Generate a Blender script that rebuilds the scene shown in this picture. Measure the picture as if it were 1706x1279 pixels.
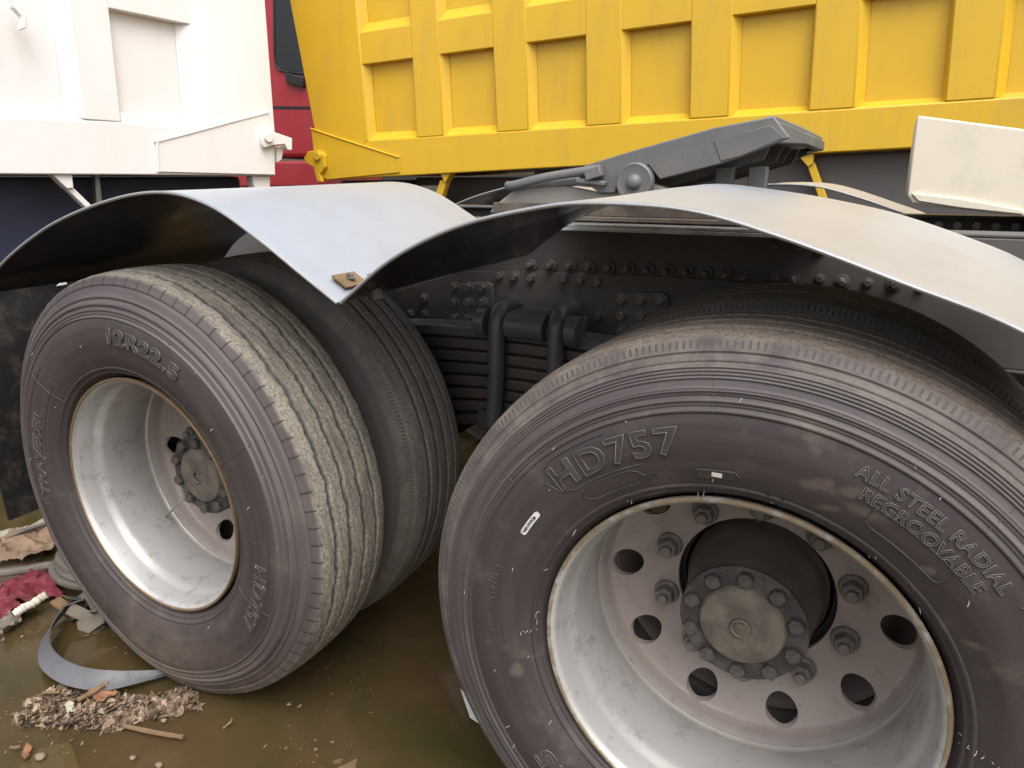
import bpy, bmesh, math, random
import numpy as np
from mathutils import Matrix, Vector, Euler, noise as mnoise

for o in list(bpy.data.objects):
    bpy.data.objects.remove(o, do_unlink=True)
scene = bpy.context.scene
COL = scene.collection
R = math.radians
random.seed(7)

# ------------------------------------------------------------------ camera
W, H = 1706.0, 1279.0
CAM = np.array([0.1298, -0.9499, 1.2629]); YAW, PITCH, ROLL, FPX = -0.4842, -0.2902, -0.0018, 1159.3
def _axes():
    cy, sy, cp, sp = math.cos(YAW), math.sin(YAW), math.cos(PITCH), math.sin(PITCH)
    f = np.array([sy*cp, cy*cp, sp]); r = np.array([cy, -sy, 0.0]); u = np.cross(r, f)
    cr, sr = math.cos(ROLL), math.sin(ROLL)
    return cr*r+sr*u, -sr*r+cr*u, f
AR, AU, AF = _axes()
cd = bpy.data.cameras.new('Camera'); cam = bpy.data.objects.new('Camera', cd); COL.objects.link(cam)
cam.matrix_world = Matrix(((AR[0], AU[0], -AF[0], CAM[0]), (AR[1], AU[1], -AF[1], CAM[1]), (AR[2], AU[2], -AF[2], CAM[2]), (0, 0, 0, 1)))
cd.sensor_fit = 'HORIZONTAL'; cd.sensor_width = 36.0; cd.lens = FPX/W*36.0
cd.clip_start = 0.02; cd.clip_end = 2000
scene.camera = cam

# ------------------------------------------------------------------ sky and sun (overcast day)
SUN_EL, SUN_AZ = R(62), R(132)
world = bpy.data.worlds.new('World'); scene.world = world; world.use_nodes = True
nt = world.node_tree; nt.nodes.clear()
sky = nt.nodes.new('ShaderNodeTexSky'); sky.sky_type = 'NISHITA'; sky.sun_disc = False
sky.sun_elevation = SUN_EL; sky.sun_rotation = SUN_AZ; sky.air_density = 1.4; sky.dust_density = 5.0; sky.ozone_density = 1.0
hs = nt.nodes.new('ShaderNodeHueSaturation'); hs.inputs['Saturation'].default_value = 0.30
bg = nt.nodes.new('ShaderNodeBackground'); bg.inputs['Strength'].default_value = 0.15
wo = nt.nodes.new('ShaderNodeOutputWorld')
nt.links.new(sky.outputs[0], hs.inputs['Color']); nt.links.new(hs.outputs[0], bg.inputs['Color']); nt.links.new(bg.outputs[0], wo.inputs['Surface'])
sl = bpy.data.lights.new('Sun', 'SUN'); sl.energy = 1.2; sl.angle = R(60); sl.color = (1.0, 0.975, 0.94)
so = bpy.data.objects.new('Sun', sl); COL.objects.link(so)
# light comes from the camera's side of the truck, high up
sd = Vector((math.sin(SUN_AZ)*math.cos(SUN_EL), math.cos(SUN_AZ)*math.cos(SUN_EL), math.sin(SUN_EL)))
so.rotation_euler = sd.to_track_quat('Z', 'Y').to_euler()
so.location = (0, -5, 12)
scene.view_settings.view_transform = 'Standard'; scene.view_settings.look = 'None'
scene.view_settings.exposure = 0.75; scene.view_settings.gamma = 1.0
scene.render.engine = 'CYCLES'
scene.cycles.max_bounces = 8; scene.cycles.transparent_max_bounces = 8; scene.cycles.caustics_reflective = False; scene.cycles.caustics_refractive = False

# ------------------------------------------------------------------ helpers
def ray(px, py):
    return AF + (px-W/2)/FPX*AR - (py-H/2)/FPX*AU
def U(px, py, ax, val):          # the point of the photograph's ray that lies on a known real plane
    d = ray(px, py); t = (val-CAM[ax])/d[ax]
    return Vector(CAM+t*d)
def GP(px, py, z=0.0): return U(px, py, 2, z)

class Plane:                     # an upright panel of a vehicle: origin, direction along it, normal towards the viewer
    def __init__(s, o, d, n): s.o, s.d, s.n = Vector(o), Vector(d).normalized(), Vector(n).normalized()
    def pt(s, px, py, off=0.0):
        dr = Vector(ray(px, py)); c = Vector(CAM); o = s.o+s.n*off
        return c+dr*((o-c).dot(s.n)/dr.dot(s.n))

class MB:
    def __init__(s): s.v, s.f = [], []
    def add(s, v, f):
        b = len(s.v); s.v += [tuple(x) for x in v]; s.f += [tuple(i+b for i in q) for q in f]; return s
    def hexa(s, a, b):           # two matching polygons, front and back
        n = len(a)
        return s.add(list(a)+list(b), [tuple(range(n)), tuple(range(2*n-1, n-1, -1))]+[((i+1) % n, i, n+i, n+(i+1) % n) for i in range(n)])
    def prism(s, pts, vec):
        vec = Vector(vec); a = [Vector(p) for p in pts]
        return s.hexa(a, [p+vec for p in a])
    def box(s, x0, x1, y0, y1, z0, z1):
        return s.hexa([(x0, y0, z0), (x1, y0, z0), (x1, y0, z1), (x0, y0, z1)], [(x0, y1, z0), (x1, y1, z0), (x1, y1, z1), (x0, y1, z1)])
    def obox(s, c, ax, ay, az, hx, hy, hz):
        c, ax, ay, az = Vector(c), Vector(ax)*hx, Vector(ay)*hy, Vector(az)*hz
        return s.hexa([c-ax-ay-az, c+ax-ay-az, c+ax-ay+az, c-ax-ay+az], [c-ax+ay-az, c+ax+ay-az, c+ax+ay+az, c-ax+ay+az])
    def tube(s, path, r, n=10, cap=True):
        path = [Vector(p) for p in path]; m = len(path); rs = r if isinstance(r, (list, tuple)) else [r]*m
        t0 = (path[1]-path[0]).normalized(); ref = Vector((0, 0, 1)) if abs(t0.z) < .9 else Vector((1, 0, 0))
        a = t0.cross(ref).normalized(); vs = []
        for i, p in enumerate(path):
            t = (path[min(i+1, m-1)]-path[max(i-1, 0)]).normalized()
            a = (a-t*a.dot(t)).normalized(); b = t.cross(a)
            vs += [p+a*math.cos(2*math.pi*k/n)*rs[i]+b*math.sin(2*math.pi*k/n)*rs[i] for k in range(n)]
        fs = [(i*n+k, i*n+(k+1) % n, (i+1)*n+(k+1) % n, (i+1)*n+k) for i in range(m-1) for k in range(n)]
        if cap: fs += [tuple(range(n-1, -1, -1)), tuple(range((m-1)*n, m*n))]
        return s.add(vs, fs)
    def lathe(s, prof, n=96, c=(0, 0, 0), closed=False):   # about the Y axis, prof = (y, r)
        m = len(prof); c = Vector(c)
        vs = [c+Vector((r*math.cos(2*math.pi*k/n), y, r*math.sin(2*math.pi*k/n))) for (y, r) in prof for k in range(n)]
        rng = m if closed else m-1
        fs = [(i*n+k, i*n+(k+1) % n, ((i+1) % m)*n+(k+1) % n, ((i+1) % m)*n+k) for i in range(rng) for k in range(n)]
        return s.add(vs, fs)
    def mesh(s, name, smooth=35):
        me = bpy.data.meshes.new(name); me.from_pydata(s.v, [], s.f); me.update()
        bm = bmesh.new(); bm.from_mesh(me); bmesh.ops.recalc_face_normals(bm, faces=bm.faces[:]); bm.to_mesh(me); bm.free()
        if smooth:
            me.shade_smooth(); me.set_sharp_from_angle(angle=R(smooth))
        return me
    def build(s, name, mat, parent=None, smooth=35, bevel=0, seg=2, origin=None):
        a = np.array(s.v); c = Vector((a.min(0)+a.max(0))/2) if origin is None else Vector(origin)
        s.v = [tuple(Vector(p)-c) for p in s.v]
        return link(name, s.mesh(name, smooth), mat, parent, c, bevel, seg)
ROOTLOC = {}
def wl(o): return ROOTLOC.get(o.name, Vector((0, 0, 0)))
def link(name, me, mat, parent=None, loc=(0, 0, 0), bevel=0, seg=2, rot=None):
    o = bpy.data.objects.new(name, me); COL.objects.link(o)
    if mat is not None and len(me.materials) == 0: me.materials.append(mat)
    loc = Vector(loc); ROOTLOC[o.name] = loc.copy()
    if parent is not None:
        o.parent = parent; o.location = loc-wl(parent)
    else: o.location = loc
    if rot is not None: o.rotation_euler = rot
    if bevel:
        b = o.modifiers.new('bevel', 'BEVEL'); b.width = bevel; b.segments = seg; b.limit_method = 'ANGLE'; b.angle_limit = R(40)
        b.harden_normals = False
    return o
def empty(name, loc):
    o = bpy.data.objects.new(name, None); COL.objects.link(o); o.location = loc; o.empty_display_size = .1
    ROOTLOC[o.name] = Vector(loc); return o
def tag(o, label, cat, group=None, kind=None):
    o['label'] = label
    if cat: o['category'] = cat
    if group: o['group'] = group
    if kind: o['kind'] = kind
    return o
def crom(pts, n):                # Catmull-Rom through points, n samples per span
    P = [Vector(p) for p in pts]; P = [2*P[0]-P[1]]+P+[2*P[-1]-P[-2]]; out = []
    for i in range(1, len(P)-2):
        a, b, c, d = P[i-1:i+3]
        for k in range(n):
            t = k/n
            out.append(.5*((2*b)+(c-a)*t+(2*a-5*b+4*c-d)*t*t+(3*b-a-3*c+d)*t**3))
    out.append(P[-2]); return out

# ------------------------------------------------------------------ materials
def srgb(r, g, b):
    f = lambda c: (c/255/12.92) if c/255 <= .04045 else ((c/255+.055)/1.055)**2.4
    return (f(r), f(g), f(b), 1)
class NT:
    def __init__(s, name):
        s.m = bpy.data.materials.new(name); s.m.use_nodes = True; s.t = s.m.node_tree
        s.b = s.t.nodes['Principled BSDF']; s.tc = None
    def n(s, typ, **kw):
        x = s.t.nodes.new(typ)
        for k, v in kw.items():
            if k.startswith('i_'):
                key = k[2:]; key = int(key) if key.isdigit() else key.replace('_', ' ')
                s.set(x.inputs[key], v)
            else: setattr(x, k, v)
        return x
    def set(s, inp, v):
        if isinstance(v, bpy.types.NodeSocket): s.t.links.new(v, inp)
        else: inp.default_value = v
    def obj(s):
        if s.tc is None: s.tc = s.n('ShaderNodeTexCoord')
        return s.tc.outputs['Object']
    def noise(s, scale, detail=6, rough=.55, vec=None, dist=0):
        x = s.n('ShaderNodeTexNoise', i_Scale=scale, i_Detail=detail, i_Roughness=rough, i_Distortion=dist)
        s.set(x.inputs['Vector'], vec if vec is not None else s.obj()); return x.outputs['Fac']
    def ramp(s, fac, stops):
        x = s.n('ShaderNodeValToRGB'); s.set(x.inputs[0], fac); e = x.color_ramp.elements
        while len(e) < len(stops): e.new(0.5)
        for el, (p, c) in zip(e, stops):
            el.position = p; el.color = c if isinstance(c, tuple) else (c, c, c, 1)
        return x.outputs[0]
    def math(s, op, a, b=0.0, clamp=False):
        x = s.n('ShaderNodeMath', operation=op, use_clamp=clamp); s.set(x.inputs[0], a); s.set(x.inputs[1], b); return x.outputs[0]
    def mix(s, fac, a, b):
        x = s.n('ShaderNodeMix', data_type='RGBA'); s.set(x.inputs[0], fac); s.set(x.inputs[6], a); s.set(x.inputs[7], b); return x.outputs[2]
    def bump(s, h, strength=.3, dist=.002, normal=None):
        x = s.n('ShaderNodeBump'); s.set(x.inputs['Strength'], strength); s.set(x.inputs['Distance'], dist); s.set(x.inputs['Height'], h)
        if normal is not None: s.set(x.inputs['Normal'], normal)
        return x.outputs[0]
    def out(s, color=None, rough=None, metal=None, normal=None, **kw):
        for k, v in (('Base Color', color), ('Roughness', rough), ('Metallic', metal), ('Normal', normal)):
            if v is not None: s.set(s.b.inputs[k], v)
        for k, v in kw.items(): s.set(s.b.inputs[k.replace('_', ' ')], v)
        return s.m
    def radial(s):               # radius and angle about the object's own Y axis
        sp = s.n('ShaderNodeSeparateXYZ'); s.set(sp.inputs[0], s.obj())
        x, y, z = sp.outputs
        r = s.math('SQRT', s.math('ADD', s.math('MULTIPLY', x, x), s.math('MULTIPLY', z, z)))
        return r, s.math('ARCTAN2', z, x), y

def grime(name, col, dirt, amount=.5, rough=.6, metal=0, scale=6, bumps=.15, fine=120, spec=.5):
    t = NT(name); a = t.noise(scale, 8, .65); f = t.noise(fine, 3, .6)
    fac = t.ramp(a, [(.62-.35*amount, 0.0), (.78-.2*amount, 1.0)])
    c = t.mix(t.math('MULTIPLY', fac, min(1, amount+.2)), col, dirt)
    c = t.mix(t.math('MULTIPLY', f, .35), c, tuple(x*.6 for x in col[:3])+(1,))
    return t.out(c, t.ramp(a, [(.3, rough-.12), (.7, min(1, rough+.15))]), metal, t.bump(f, bumps, .002), Specular_IOR_Level=spec)
def paint(name, col, rough=.38, wave=.12, dirt=(.30, .26, .20, 1), amt=.18):
    t = NT(name); a = t.noise(1.6, 7, .6); st = t.n('ShaderNodeMapping'); t.set(st.inputs[0], t.obj()); st.inputs['Scale'].default_value = (9, 9, 1.2)
    drip = t.noise(1.0, 6, .6, st.outputs[0]); w = t.noise(2.2, 2, .4); f = t.noise(220, 2, .5)
    fac = t.math('MULTIPLY', t.ramp(t.math('MULTIPLY', a, drip), [(.24, 0.0), (.5, 1.0)]), amt, True)
    c = t.mix(fac, col, dirt)
    rs = t.math('MULTIPLY', t.ramp(drip, [(.60, 0.0), (.72, 1.0)]), t.math('MULTIPLY', t.ramp(t.noise(3.1, 6, .7), [(.56, 0.0), (.70, 1.0)]), .32))
    c = t.mix(rs, c, (.30, .17, .075, 1))
    nb = t.bump(w, wave, .03); nb = t.bump(f, .06, .0008, nb)
    return t.out(c, t.ramp(a, [(.3, rough-.05), (.7, rough+.12)]), 0, nb, Coat_Weight=.08, Coat_Roughness=.25)

M = {}
M['yellow'] = paint('yellow_paint', (.69, .425, .020, 1), .42, amt=.42, dirt=(.42, .27, .07, 1))
M['white'] = paint('white_paint', (.82, .79, .775, 1), .45, amt=.10)
M['red'] = paint('red_paint', (.34, .022, .035, 1), .32, amt=.2, dirt=(.25, .16, .13, 1))
M['navy'] = grime('navy_chassis_paint', (.030, .037, .075, 1), (.05, .05, .07, 1), .4, .6)
M['chassis'] = grime('dark_chassis_paint', (.105, .097, .095, 1), (.165, .135, .115, 1), .42, .55, 0, 5)
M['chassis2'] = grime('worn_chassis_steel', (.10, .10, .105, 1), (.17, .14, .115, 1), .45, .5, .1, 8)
M['bolt'] = grime('dusty_bolt_steel', (.13, .12, .115, 1), (.20, .155, .12, 1), .5, .5, .25, 40)
M['spring'] = grime('spring_steel', (.080, .072, .070, 1), (.125, .085, .072, 1), .55, .45, .1, 7)
M['springgrey'] = grime('grey_green_clamp_paint', (.115, .12, .122, 1), (.15, .13, .115, 1), .4, .4, .1, 9)
M['fifth'] = grime('greasy_grey_cast_steel', (.15, .150, .153, 1), (.25, .22, .19, 1), .45, .5, .15, 7, .2)
M['bracket'] = grime('dusty_bracket_paint', (.34, .315, .285, 1), (.42, .36, .28, 1), .5, .6, 0, 9)
M['rustplate'] = grime('rusty_subframe_plate', (.10, .075, .06, 1), (.26, .22, .17, 1), .5, .7, .1, 8)
M['galv'] = grime('bare_edge_steel', (.33, .33, .31, 1), (.2, .18, .15, 1), .4, .4, .7, 14)
M['cream'] = grime('cream_fibreglass', (.84, .76, .62, 1), (.52, .47, .38, 1), .36, .55, 0, 5, .05, 200)
M['window'] = NT('dark_window_glass').out((.012, .014, .016, 1), .07, 0)
M['blackplastic'] = grime('black_plastic', (.015, .015, .016, 1), (.04, .035, .03, 1), .3, .5)
M['flap'] = grime('mud_splashed_rubber_flap', (.014, .013, .013, 1), (.16, .11, .08, 1), .36, .75, 0, 16, .4, 90)
M['edge'] = grime('cut_sheet_edge', (.42, .42, .43, 1), (.30, .29, .28, 1), .3, .45, .6, 10, .05)
M['wood'] = grime('weathered_wood', (.20, .125, .06, 1), (.10, .07, .04, 1), .5, .8, 0, 20)

# stainless sheet of the mudguards
t = NT('polished_stainless_sheet'); a = t.noise(1.8, 3, .5); w = t.noise(2.6, 1.5, .4); fm = t.n('ShaderNodeMapping'); t.set(fm.inputs[0], t.obj()); fm.inputs['Scale'].default_value = (2, 60, 2)
br = t.noise(6, 4, .6, fm.outputs[0])
sm = t.ramp(t.noise(5.5, 8, .7), [(.50, 0.0), (.72, 1.0)])
M['stainless'] = t.out(t.mix(t.math('MULTIPLY', sm, .25), t.mix(t.math('MULTIPLY', a, .5), (.72, .75, .80, 1), (.66, .67, .69, 1)), (.50, .47, .43, 1)), t.math('ADD', t.math('MULTIPLY', br, .10), .36), .92, t.bump(w, .05, .02))
M['under_reflection'] = grime('painted_dark_reflection', (.024, .023, .026, 1), (.04, .034, .034, 1), .3, .2, 0, 4, .03, spec=.3)  # dark colour stands in for the dark reflections in the sheet's underside

# wheel steel: silver paint, dust in the dish, rust on the lip
def rim_mat(name, rust):
    t = NT(name); r, th, y = t.radial(); a = t.noise(7, 8, .65); b = t.noise(28, 6, .7); f = t.noise(260, 3, .6)
    dish = t.math('MULTIPLY', t.math('SUBTRACT', y, .188), 30.0, True)
    red = t.mix(a, (.25, .185, .16, 1), (.36, .30, .275, 1))
    silver = t.mix(a, (.60, .59, .58, 1), (.46, .445, .43, 1))
    c = t.mix(t.math('MULTIPLY', dish, t.ramp(a, [(.25, .75), (.65, 1.0)])), silver, red)
    lip = t.math('MULTIPLY', t.math('GREATER_THAN', r, .2925), t.math('LESS_THAN', y, .02))
    rc = t.mix(b, (.13, .05, .02, 1) if rust > .8 else (.22, .17, .12, 1), (.42, .33, .22, 1))
    c = t.mix(t.math('MULTIPLY', lip, t.ramp(b, [(.5-rust*.28, 0.0), (.62-rust*.2, 1.0)])), c, rc)
    c = t.mix(t.math('MULTIPLY', t.ramp(b, [(.54, 0.0), (.70, 1.0)]), .45), c, (.18, .13, .10, 1))
    wb_ = t.math('MULTIPLY', t.math('GREATER_THAN', y, .181), t.math('LESS_THAN', y, .1965))
    c = t.mix(t.math('MULTIPLY', wb_, t.ramp(b, [(.35, .2), (.6, .85)])), c, (.46, .42, .37, 1))
    met = t.math('MULTIPLY', t.math('SUBTRACT', 1.0, dish), .45)
    return t.out(c, t.ramp(a, [(.3, .30), (.7, .46)]), met, t.bump(f, .12, .001))
M['rimR'] = rim_mat('silver_wheel_paint', .55); M['rimL'] = rim_mat('silver_wheel_paint_rusty_lip', 1.0)
M['hub'] = grime('oily_hub_casting', (.13, .10, .085, 1), (.19, .15, .125, 1), .55, .62, .15, 14, .3)
M['hubdark'] = grime('dark_hub_flange', (.05, .045, .045, 1), (.17, .145, .12, 1), .5, .7, .1, 30, .5, 300)
M['cap'] = grime('dusty_hub_cap', (.115, .094, .078, 1), (.24, .20, .16, 1), .6, .75, .1, 22, .6, 300)
M['nut'] = grime('steel_wheel_nut', (.21, .19, .175, 1), (.20, .145, .115, 1), .55, .55, .35, 30, .2)
M['drum'] = grime('sooty_brake_drum', (.014, .012, .012, 1), (.04, .03, .025, 1), .4, .7)

# rubber
def rubber(name, dusttread, serr, sipes, tint=(.052, .041, .041, 1), dust=(.35, .31, .255, 1), patches=.25, mudlow=0.0, smears=()):
    t = NT(name); r, th, y = t.radial()
    big = t.noise(3.2, 7, .62); mid = t.noise(13, 8, .7); fine = t.noise(170, 4, .7); grit = t.noise(420, 2, .6)
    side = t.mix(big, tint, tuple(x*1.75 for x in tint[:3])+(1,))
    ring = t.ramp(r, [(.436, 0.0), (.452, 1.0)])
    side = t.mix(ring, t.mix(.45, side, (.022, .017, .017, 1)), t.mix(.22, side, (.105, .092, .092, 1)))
    pf = t.ramp(t.math('MULTIPLY', mid, t.math('ADD', big, .45)), [(.56-.06*patches, 0.0), (.80, 1.0)])
    side = t.mix(t.math('MULTIPLY', pf, patches), side, (.20, .16, .125, 1))
    # polished streaks that run round the tyre
    cv = t.n('ShaderNodeCombineXYZ'); t.set(cv.inputs[0], t.math('MULTIPLY', r, 46.0)); t.set(cv.inputs[1], t.math('MULTIPLY', t.math('COSINE', th), 1.1)); t.set(cv.inputs[2], t.math('MULTIPLY', t.math('SINE', th), 1.1))
    st = t.noise(1.0, 5, .6, cv.outputs[0]); side = t.mix(t.math('MULTIPLY', t.math('MULTIPLY', t.ramp(st, [(.42, 0.0), (.68, 1.0)]), t.math('ADD', t.math('MULTIPLY', ring, .32), .16)), 1.0), side, (.16, .143, .138, 1))
    cv2 = t.n('ShaderNodeCombineXYZ'); t.set(cv2.inputs[0], t.math('MULTIPLY', y, 26.0)); t.set(cv2.inputs[1], t.math('MULTIPLY', t.math('COSINE', th), 2.6)); t.set(cv2.inputs[2], t.math('MULTIPLY', t.math('SINE', th), 2.6))
    gr = t.noise(1.0, 8, .75, cv2.outputs[0]); 
    tread = t.mix(t.ramp(gr, [(.30, 0.0), (.52, 1.0)]), tuple(x*1.5 for x in tint[:3])+(1,), dust)
    tread = t.mix(t.ramp(fine, [(.36, 1.0), (.56, 0.0)]), tread, tuple(x*.42 for x in dust[:3])+(1,))
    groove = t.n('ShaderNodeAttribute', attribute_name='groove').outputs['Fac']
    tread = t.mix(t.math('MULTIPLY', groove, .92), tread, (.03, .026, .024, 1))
    sp_ = t.n('ShaderNodeSeparateXYZ'); t.set(sp_.inputs[0], t.obj()); low = t.math('MULTIPLY', t.math('SUBTRACT', -.27, sp_.outputs[2]), 4.5, True)
    side = t.mix(t.math('MULTIPLY', t.math('MULTIPLY', low, mudlow), t.ramp(mid, [(.35, .1), (.6, 1.0)])), side, (.15, .108, .08, 1))
    st_ = t.noise(45, 4, .7)
    for (sx, sz, sa, sb, ang) in smears:
        dx, dz = t.math('SUBTRACT', sp_.outputs[0], sx), t.math('SUBTRACT', sp_.outputs[2], sz); ca, sn = math.cos(ang), math.sin(ang)
        u_ = t.math('DIVIDE', t.math('ADD', t.math('MULTIPLY', dx, ca), t.math('MULTIPLY', dz, sn)), sa); v_ = t.math('DIVIDE', t.math('SUBTRACT', t.math('MULTIPLY', dz, ca), t.math('MULTIPLY', dx, sn)), sb)
        d2 = t.math('ADD', t.math('MULTIPLY', u_, u_), t.math('MULTIPLY', v_, v_)); d2 = t.math('ADD', d2, t.math('MULTIPLY', t.math('SUBTRACT', t.math('ADD', t.math('MULTIPLY', mid, .6), t.math('MULTIPLY', st_, .4)), .5), 6.5))
        side = t.mix(t.ramp(d2, [(.0, .38), (1.0, 0.0)]), side, (.20, .16, .125, 1))
    tm = t.math('MULTIPLY', t.ramp(t.math('ADD', r, t.math('MULTIPLY', t.math('SUBTRACT', mid, .5), .012)), [(.5305, 0.0), (.5335, 1.0)]), dusttread)
    c = t.mix(tm, side, tread)
    sh = t.math('MULTIPLY', t.math('GREATER_THAN', r, .497), t.math('LESS_THAN', r, .533))
    if serr:
        c = t.mix(t.math('MULTIPLY', sh, t.ramp(mid, [(.38, 0.0), (.62, .75)])), c, (.20, .175, .15, 1))
    h = t.math('ADD', t.math('MULTIPLY', fine, .35), t.math('MULTIPLY', grit, t.math('MULTIPLY', tm, .55)))
    nb = t.bump(h, .35, .0022)
    if serr:
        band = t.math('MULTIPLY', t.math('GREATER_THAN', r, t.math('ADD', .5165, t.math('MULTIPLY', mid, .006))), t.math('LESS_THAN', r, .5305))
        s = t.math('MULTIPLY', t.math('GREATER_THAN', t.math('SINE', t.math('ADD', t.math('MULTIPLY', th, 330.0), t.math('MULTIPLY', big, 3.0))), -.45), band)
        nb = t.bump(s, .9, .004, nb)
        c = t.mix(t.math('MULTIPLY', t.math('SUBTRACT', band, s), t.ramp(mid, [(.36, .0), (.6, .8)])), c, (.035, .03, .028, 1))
    if sipes:
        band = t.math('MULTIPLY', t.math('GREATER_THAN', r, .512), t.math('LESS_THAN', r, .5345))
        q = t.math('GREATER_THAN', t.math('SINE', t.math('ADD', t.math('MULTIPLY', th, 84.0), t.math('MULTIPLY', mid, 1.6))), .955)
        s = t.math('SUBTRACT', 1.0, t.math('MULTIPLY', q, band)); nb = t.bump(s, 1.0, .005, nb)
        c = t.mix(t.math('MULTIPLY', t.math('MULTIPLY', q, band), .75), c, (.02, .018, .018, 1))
    rg = t.math('ADD', t.ramp(big, [(.3, .50), (.7, .66)]), t.math('MULTIPLY', tm, .25))
    return t.out(c, rg, 0, nb, Specular_IOR_Level=.45)
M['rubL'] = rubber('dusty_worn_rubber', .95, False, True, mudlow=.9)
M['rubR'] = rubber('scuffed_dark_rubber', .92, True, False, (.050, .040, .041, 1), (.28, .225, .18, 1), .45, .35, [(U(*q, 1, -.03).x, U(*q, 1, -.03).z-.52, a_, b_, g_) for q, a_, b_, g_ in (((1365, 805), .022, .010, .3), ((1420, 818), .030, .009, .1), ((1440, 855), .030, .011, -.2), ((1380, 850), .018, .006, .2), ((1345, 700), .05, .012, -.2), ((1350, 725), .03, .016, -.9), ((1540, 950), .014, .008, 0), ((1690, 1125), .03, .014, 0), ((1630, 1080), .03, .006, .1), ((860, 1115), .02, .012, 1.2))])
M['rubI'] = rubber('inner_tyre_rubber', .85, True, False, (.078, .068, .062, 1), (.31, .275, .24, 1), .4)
M['letter'] = grime('raised_rubber_lettering', (.055, .047, .047, 1), (.12, .105, .10, 1), .4, .5, 0, 30)

# ------------------------------------------------------------------ ground and water
def ground_z(x, y):
    v = Vector((x*1.3, y*1.3, 0))
    k = math.exp(-((x+.75)**2/.05+(y+.02)**2/.02))*.026+math.exp(-((x+1.75)**2/.06+(y+.22)**2/.03))*.030+math.exp(-((x+2.3)**2/.3+(y-.1)**2/.06))*.03
    return -.040+k+.026*mnoise.noise(v)+.014*mnoise.noise(v*3.7)+.006*mnoise.noise(v*11)+.003*mnoise.noise(v*29)
t = NT('wet_mud'); a = t.noise(.9, 8, .6); b = t.noise(9, 8, .65); f = t.noise(60, 5, .65)
c = t.mix(t.ramp(a, [(.35, 0.0), (.65, 1.0)]), (.13, .082, .042, 1), (.20, .14, .082, 1)); c = t.mix(t.ramp(b, [(.45, 0.0), (.7, .8)]), c, (.075, .05, .028, 1))
M['mud'] = t.out(c, t.ramp(b, [(.3, .35), (.7, .8)]), 0, t.bump(t.math('ADD', b, t.math('MULTIPLY', f, .3)), .6, .01))
xs = np.concatenate([np.linspace(-160, -6, 22), np.linspace(-5, 3, 401)[1:], np.linspace(4, 160, 22)])
ys = np.concatenate([np.linspace(-160, -5, 22), np.linspace(-4, 7, 401)[1:], np.linspace(8, 160, 22)])
g = MB(); nx, ny = len(xs), len(ys)
g.v = [(x, y, ground_z(x, y) if abs(x) < 8 and abs(y) < 9 else .02) for y in ys for x in xs]
g.f = [(j*nx+i, j*nx+i+1, (j+1)*nx+i+1, (j+1)*nx+i) for j in range(ny-1) for i in range(nx-1)]
tag(g.build('ground', M['mud'], smooth=60, origin=(0, 0, 0)), 'brown muddy ground of the truck yard', None, kind='structure')

t = NT('murky_puddle_water'); a = t.noise(1.3, 5, .6, dist=.6); b = t.noise(3.5, 6, .6, dist=.8); rp = t.noise(14, 3, .5)
c = t.mix(t.ramp(a, [(.38, 0.0), (.62, 1.0)]), (.118, .078, .040, 1), (.062, .062, .024, 1)); c = t.mix(t.ramp(b, [(.5, 0.0), (.75, .7)]), c, (.17, .115, .066, 1))
t.out(c, t.ramp(b, [(.4, .04), (.7, .12)]), 0, t.bump(rp, .05, .004), IOR=1.33)
tr = t.n('ShaderNodeBsdfTransparent'); tr.inputs[0].default_value = (.62, .52, .32, 1)
mx = t.n('ShaderNodeMixShader'); mx.inputs[0].default_value = .52
t.t.links.new(tr.outputs[0], mx.inputs[1]); t.t.links.new(t.b.outputs[0], mx.inputs[2]); t.t.links.new(mx.outputs[0], t.t.nodes['Material Output'].inputs[0])
M['water'] = t.m
g = MB(); g.v = [(-7, -4, -.012), (4, -4, -.012), (4, 3.2, -.012), (-7, 3.2, -.012)]; g.f = [(0, 1, 2, 3)]
tag(g.build('puddle', M['water'], smooth=0), 'murky brown green puddle water under the truck', None, kind='structure')

# ------------------------------------------------------------------ the tractor truck
AX = 0.52; XL = -1.3586; XR = 0.0
truck = empty('tractor_truck', (-.3, 1.22, 0))
tag(truck, 'tractor truck chassis with bare stainless mudguards, fifth wheel and dusty dual tyres in the foreground', 'truck')

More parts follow.
